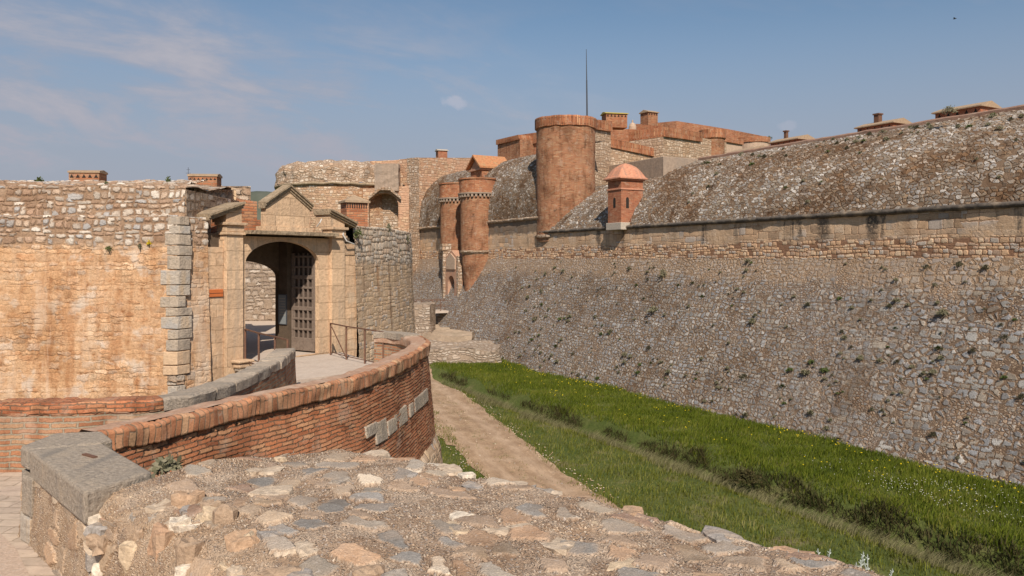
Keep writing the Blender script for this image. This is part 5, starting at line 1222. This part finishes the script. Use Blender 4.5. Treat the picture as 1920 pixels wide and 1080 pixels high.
s, c, xy = scatter(1300, 9, 60, 24, 28.9); kk = (c > 27.6) | (rng.uniform(0, 1, len(c)) < .16); kk &= (nz(xy, .35, 12) > -.12); xy = xy[kk]; dots('yellow_wildflowers', 'yellow', xy, gz(xy) + .20, .035)
s, c, xy = scatter(5200, 8, 30, 24.0, 28.6); kk = ((.6 + .8 * nz(xy, .5, 31)) * np.exp(-((s - 15.5) / 4.5) ** 2) * np.exp(-((c - 25.6) / 1.3) ** 2) > rng.uniform(.05, 1.1, len(s))); xy = xy[kk]; dots('white_wildflowers', 'white', xy, gz(xy) + .19, .020)

def tuft_mesh(name, n, rad, h, leaf, mat, seed):
    rg = random.Random(seed); vs = []; fs = []
    for i in range(n):
        a = rg.uniform(0, 6.283); e = rg.uniform(.1, 1.45); r = rad * rg.uniform(.3, 1)
        p = Vector((math.cos(a) * math.cos(e) * r, math.sin(a) * math.cos(e) * r, math.sin(e) * h * rg.uniform(.4, 1)))
        dv = Vector((rg.gauss(0, 1), rg.gauss(0, 1), rg.gauss(.4, 1))).normalized(); sd_ = dv.orthogonal().normalized(); l = leaf * rg.uniform(.6, 1.4)
        b = len(vs); vs += [tuple(p), tuple(p + dv * l * .5 + sd_ * l * .28), tuple(p + dv * l), tuple(p + dv * l * .5 - sd_ * l * .28)]; fs.append((b, b + 1, b + 2, b + 3))
    me = bpy.data.meshes.new(name); me.from_pydata(vs, [], fs); me.materials.append(MT[mat]); return me
TM = [tuft_mesh('weed_tuft', 130, .17, .16, .075, 'sage', 1), tuft_mesh('weed_tuft', 130, .2, .12, .08, 'weed', 2), tuft_mesh('weed_tuft', 170, .26, .16, .08, 'sage', 3)]
def prof_z(prof, c): return float(np.interp(c, [a for a, b in prof], [b for a, b in prof]))
def put_weed(s_, c_, z_, sc, mi, label, group):
    o = bpy.data.objects.new('weed_tuft', TM[mi]); C.objects.link(o); o.location = WP(s_, c_ + undul(s_, 0) * 0, z_); o.scale = (sc,) * 3; o.rotation_euler = (0, 0, random.uniform(0, 6.28))
    # lean out of the wall
    tag(o, label, 'plant', group); return o
for i in range(290):
    while True:
        s_ = 13 + 46 * random.random() ** 1.1; v_ = random.random(); c_ = 29.05 + 3.85 * v_
        if noise.noise(Vector((s_ * .22, v_ * 3.2, 3))) + .5 * noise.noise(Vector((s_ * .9, v_ * 9, 8))) > random.uniform(-.45, .45): break
    put_weed(s_, c_ - .05, -8.5 + (c_ - 28.75) / 4.25 * 8.58 + .0, (.42 + .75 * random.random() ** 2) * (1.45 if random.random() < .08 else 1), random.choice((0, 0, 2, 0, 2, 1)), 'small grey green weed tuft rooted in the sloping stone face of the rampart', 'weeds on the sloping rampart face')
for i in range(75):
    s_ = 15 + 28 * random.random(); c_ = random.choice((random.uniform(33.2, 38.8), random.uniform(36.5, 39)))
    put_weed(s_, c_ - .03, prof_z(PA, c_) + .02, random.uniform(.5, 1.1), random.choice((0, 0, 2, 0, 1)), 'small weed tuft growing among the stones of the rounded rampart top', 'weeds on the rounded rampart top')
def bush(px, py, Y, mat, n, rad, h, leaf, label, seed, stem=True):
    t = thing('wall_bush', label, 'bush', P(px, py, Y))
    me = tuft_mesh('foliage', n, rad, h, leaf, mat, seed); o = bpy.data.objects.new('foliage', me); C.objects.link(o); o.parent = t
    if stem:
        m = MB()
        for a in range(3): m.tube((0, 0, -.05), (.3 * rad * math.cos(a * 2.1), .3 * rad * math.sin(a * 2.1), h * .5), .012, 5, .005)
        m.build('stem', 'stem', t, world=False)
    return t
bush(73, 348, 21.5, 'weed', 300, .19, .22, .05, 'round green bush on the far left top of the ravelin', 11)
bush(199, 353, 20.6, 'weed', 220, .16, .15, .045, 'small green bush on the ravelin parapet under the left vent house', 12)
bush(316, 349, 21.6, 'weed', 110, .08, .30, .05, 'upright thin green sprig on the ravelin top left of the second vent house', 13)
bush(204, 468, 20.07, 'weed', 80, .13, .08, .04, 'dark weed in the ochre wall beneath the grey stones', 14)
bush(262, 464, 20.12, 'sage', 60, .06, .08, .04, 'smaller grey weed in the ochre wall beside a yellow one', 15)
bush(279, 458, 20.14, 'yellow', 60, .07, .09, .035, 'yellow flowering weed in the ochre wall', 16)
bush(729, 433, 28.6, 'sage', 160, .10, .25, .06, 'grey green bush on top of the side wall right of the gate', 17)
bush(747, 470, 29.9, 'weed', 90, .10, .12, .05, 'green weed on the side wall face near its right end', 18)
bush(764, 455, 31.2, 'sage', 120, .14, .3, .06, 'hanging weed at the far edge of the side wall right of the gate', 19)
bush(672, 445, 25.6, 'weed', 140, .20, .3, .06, 'dark ivy in the gap under the right half gable', 20)
bush(1768, 590, 33.3, 'sage', 260, .30, .25, .08, 'largest grey bush on the sloping rampart face at right', 21)
bush(1243, 520, 50.1, 'sage', 220, .36, .5, .10, 'dry grey bush high on the sloping rampart face in the centre', 22)
bush(1655, 340, 38.3, 'weed', 120, .2, .18, .07, 'bright green weed in the middle of the rounded rampart top', 23)
bush(1443, 262, 103, 'weed', 90, .45, .4, .2, 'green bush sprouting at the right end of the keep roof', 24)
bush(1780, 212, 38.7, 'sage', 300, .45, .35, .09, 'grey shrub at the left end of the largest ridge vent house', 25)
bush(1400, 905, 29.6, 'brush', 500, .6, .45, .12, 'thick dark bramble in the ditch between the grass strips', 26)
bush(1010, 213, 66, 'weed', 10, .1, .1, .05, 'tiny weed', 27) if False else None
# silver plant in the foreground corner
t = thing('silver_plant', 'silvery white leafed plant behind the foreground parapet at bottom right', 'plant', (2.15, 5.2, -2.35))
rg = random.Random(5)
for k_ in range(26):
    m = MB(); bx_, by_ = rg.uniform(-.25, .30), rg.uniform(-.15, .15) - .0
    hgt = rg.uniform(.22, .46); lx_, ly_ = rg.uniform(-.16, .10), rg.uniform(-.05, .05)
    m.tube((bx_, by_, 0), (bx_ + lx_, by_ + ly_, hgt), .006, 5, .003)
    for j in range(46):
        f_ = .2 + .8 * j / 46; p = Vector((bx_ + lx_ * f_, by_ + ly_ * f_, hgt * f_)); a = j * 2.4; dv = Vector((math.cos(a), math.sin(a), .9)).normalized(); sd_ = dv.orthogonal().normalized(); l = .034 * (1.15 - f_ * .6)
        m.add([tuple(p), tuple(p + dv * l * .5 + sd_ * .004), tuple(p + dv * l), tuple(p + dv * l * .5 - sd_ * .004)], [(0, 1, 2, 3)])
    m.build('sprig', 'silver', t, world=False)
# tuft of grey grass at the foot of the brick wall by the block
t = thing('grass_tuft', 'small grey green grass tuft between the grey block and the brick wall', 'plant', (-3.35, 7.75, -2.05))
me = tuft_mesh('foliage', 150, .16, .12, .07, 'sage', 31); o = bpy.data.objects.new('foliage', me); C.objects.link(o); o.parent = t
ax_, ay_, az_ = P(353, 347, 28)
an_ = thing('antenna', 'thin pale aerial standing beside the right hand vent house on the ravelin', 'antenna', (ax_, ay_, az_))
m = MB(); m.tube((0, 0, -.3), (0, 0, .62), .012, 6, .008); m.build('pole', 'mast', an_, world=False)
for hz_, hw_ in ((.42, .09), (.54, .06)):
    m = MB(); m.tube((-hw_, 0, hz_), (hw_, 0, hz_), .006, 5); m.build('crossbar', 'mast', an_, world=False)
# bird high in the sky
x, y, z = P(1790, 35, 60)
m = MB(); m.lathe([(.01, 0), (.035, .05), (.045, .12), (.03, .2), (.01, .26)], 0, 0, 8); m.v = [(a, c_ - .13, b) for a, b, c_ in m.v]
bd = thing('bird', 'tiny dark bird flying high in the sky at upper right', 'bird', (x, y, z), R(40))
m.build('body', 'mast', bd, world=False)
for sgn in (-1, 1):
    m = MB(); m.add([(0, .06, .02), (sgn * .14, .04, .07), (sgn * .28, -.05, .03), (sgn * .13, -.05, .06), (0, -.05, .02)], [(0, 1, 2, 3, 4)]); m.build('wing', 'mast', bd, world=False)
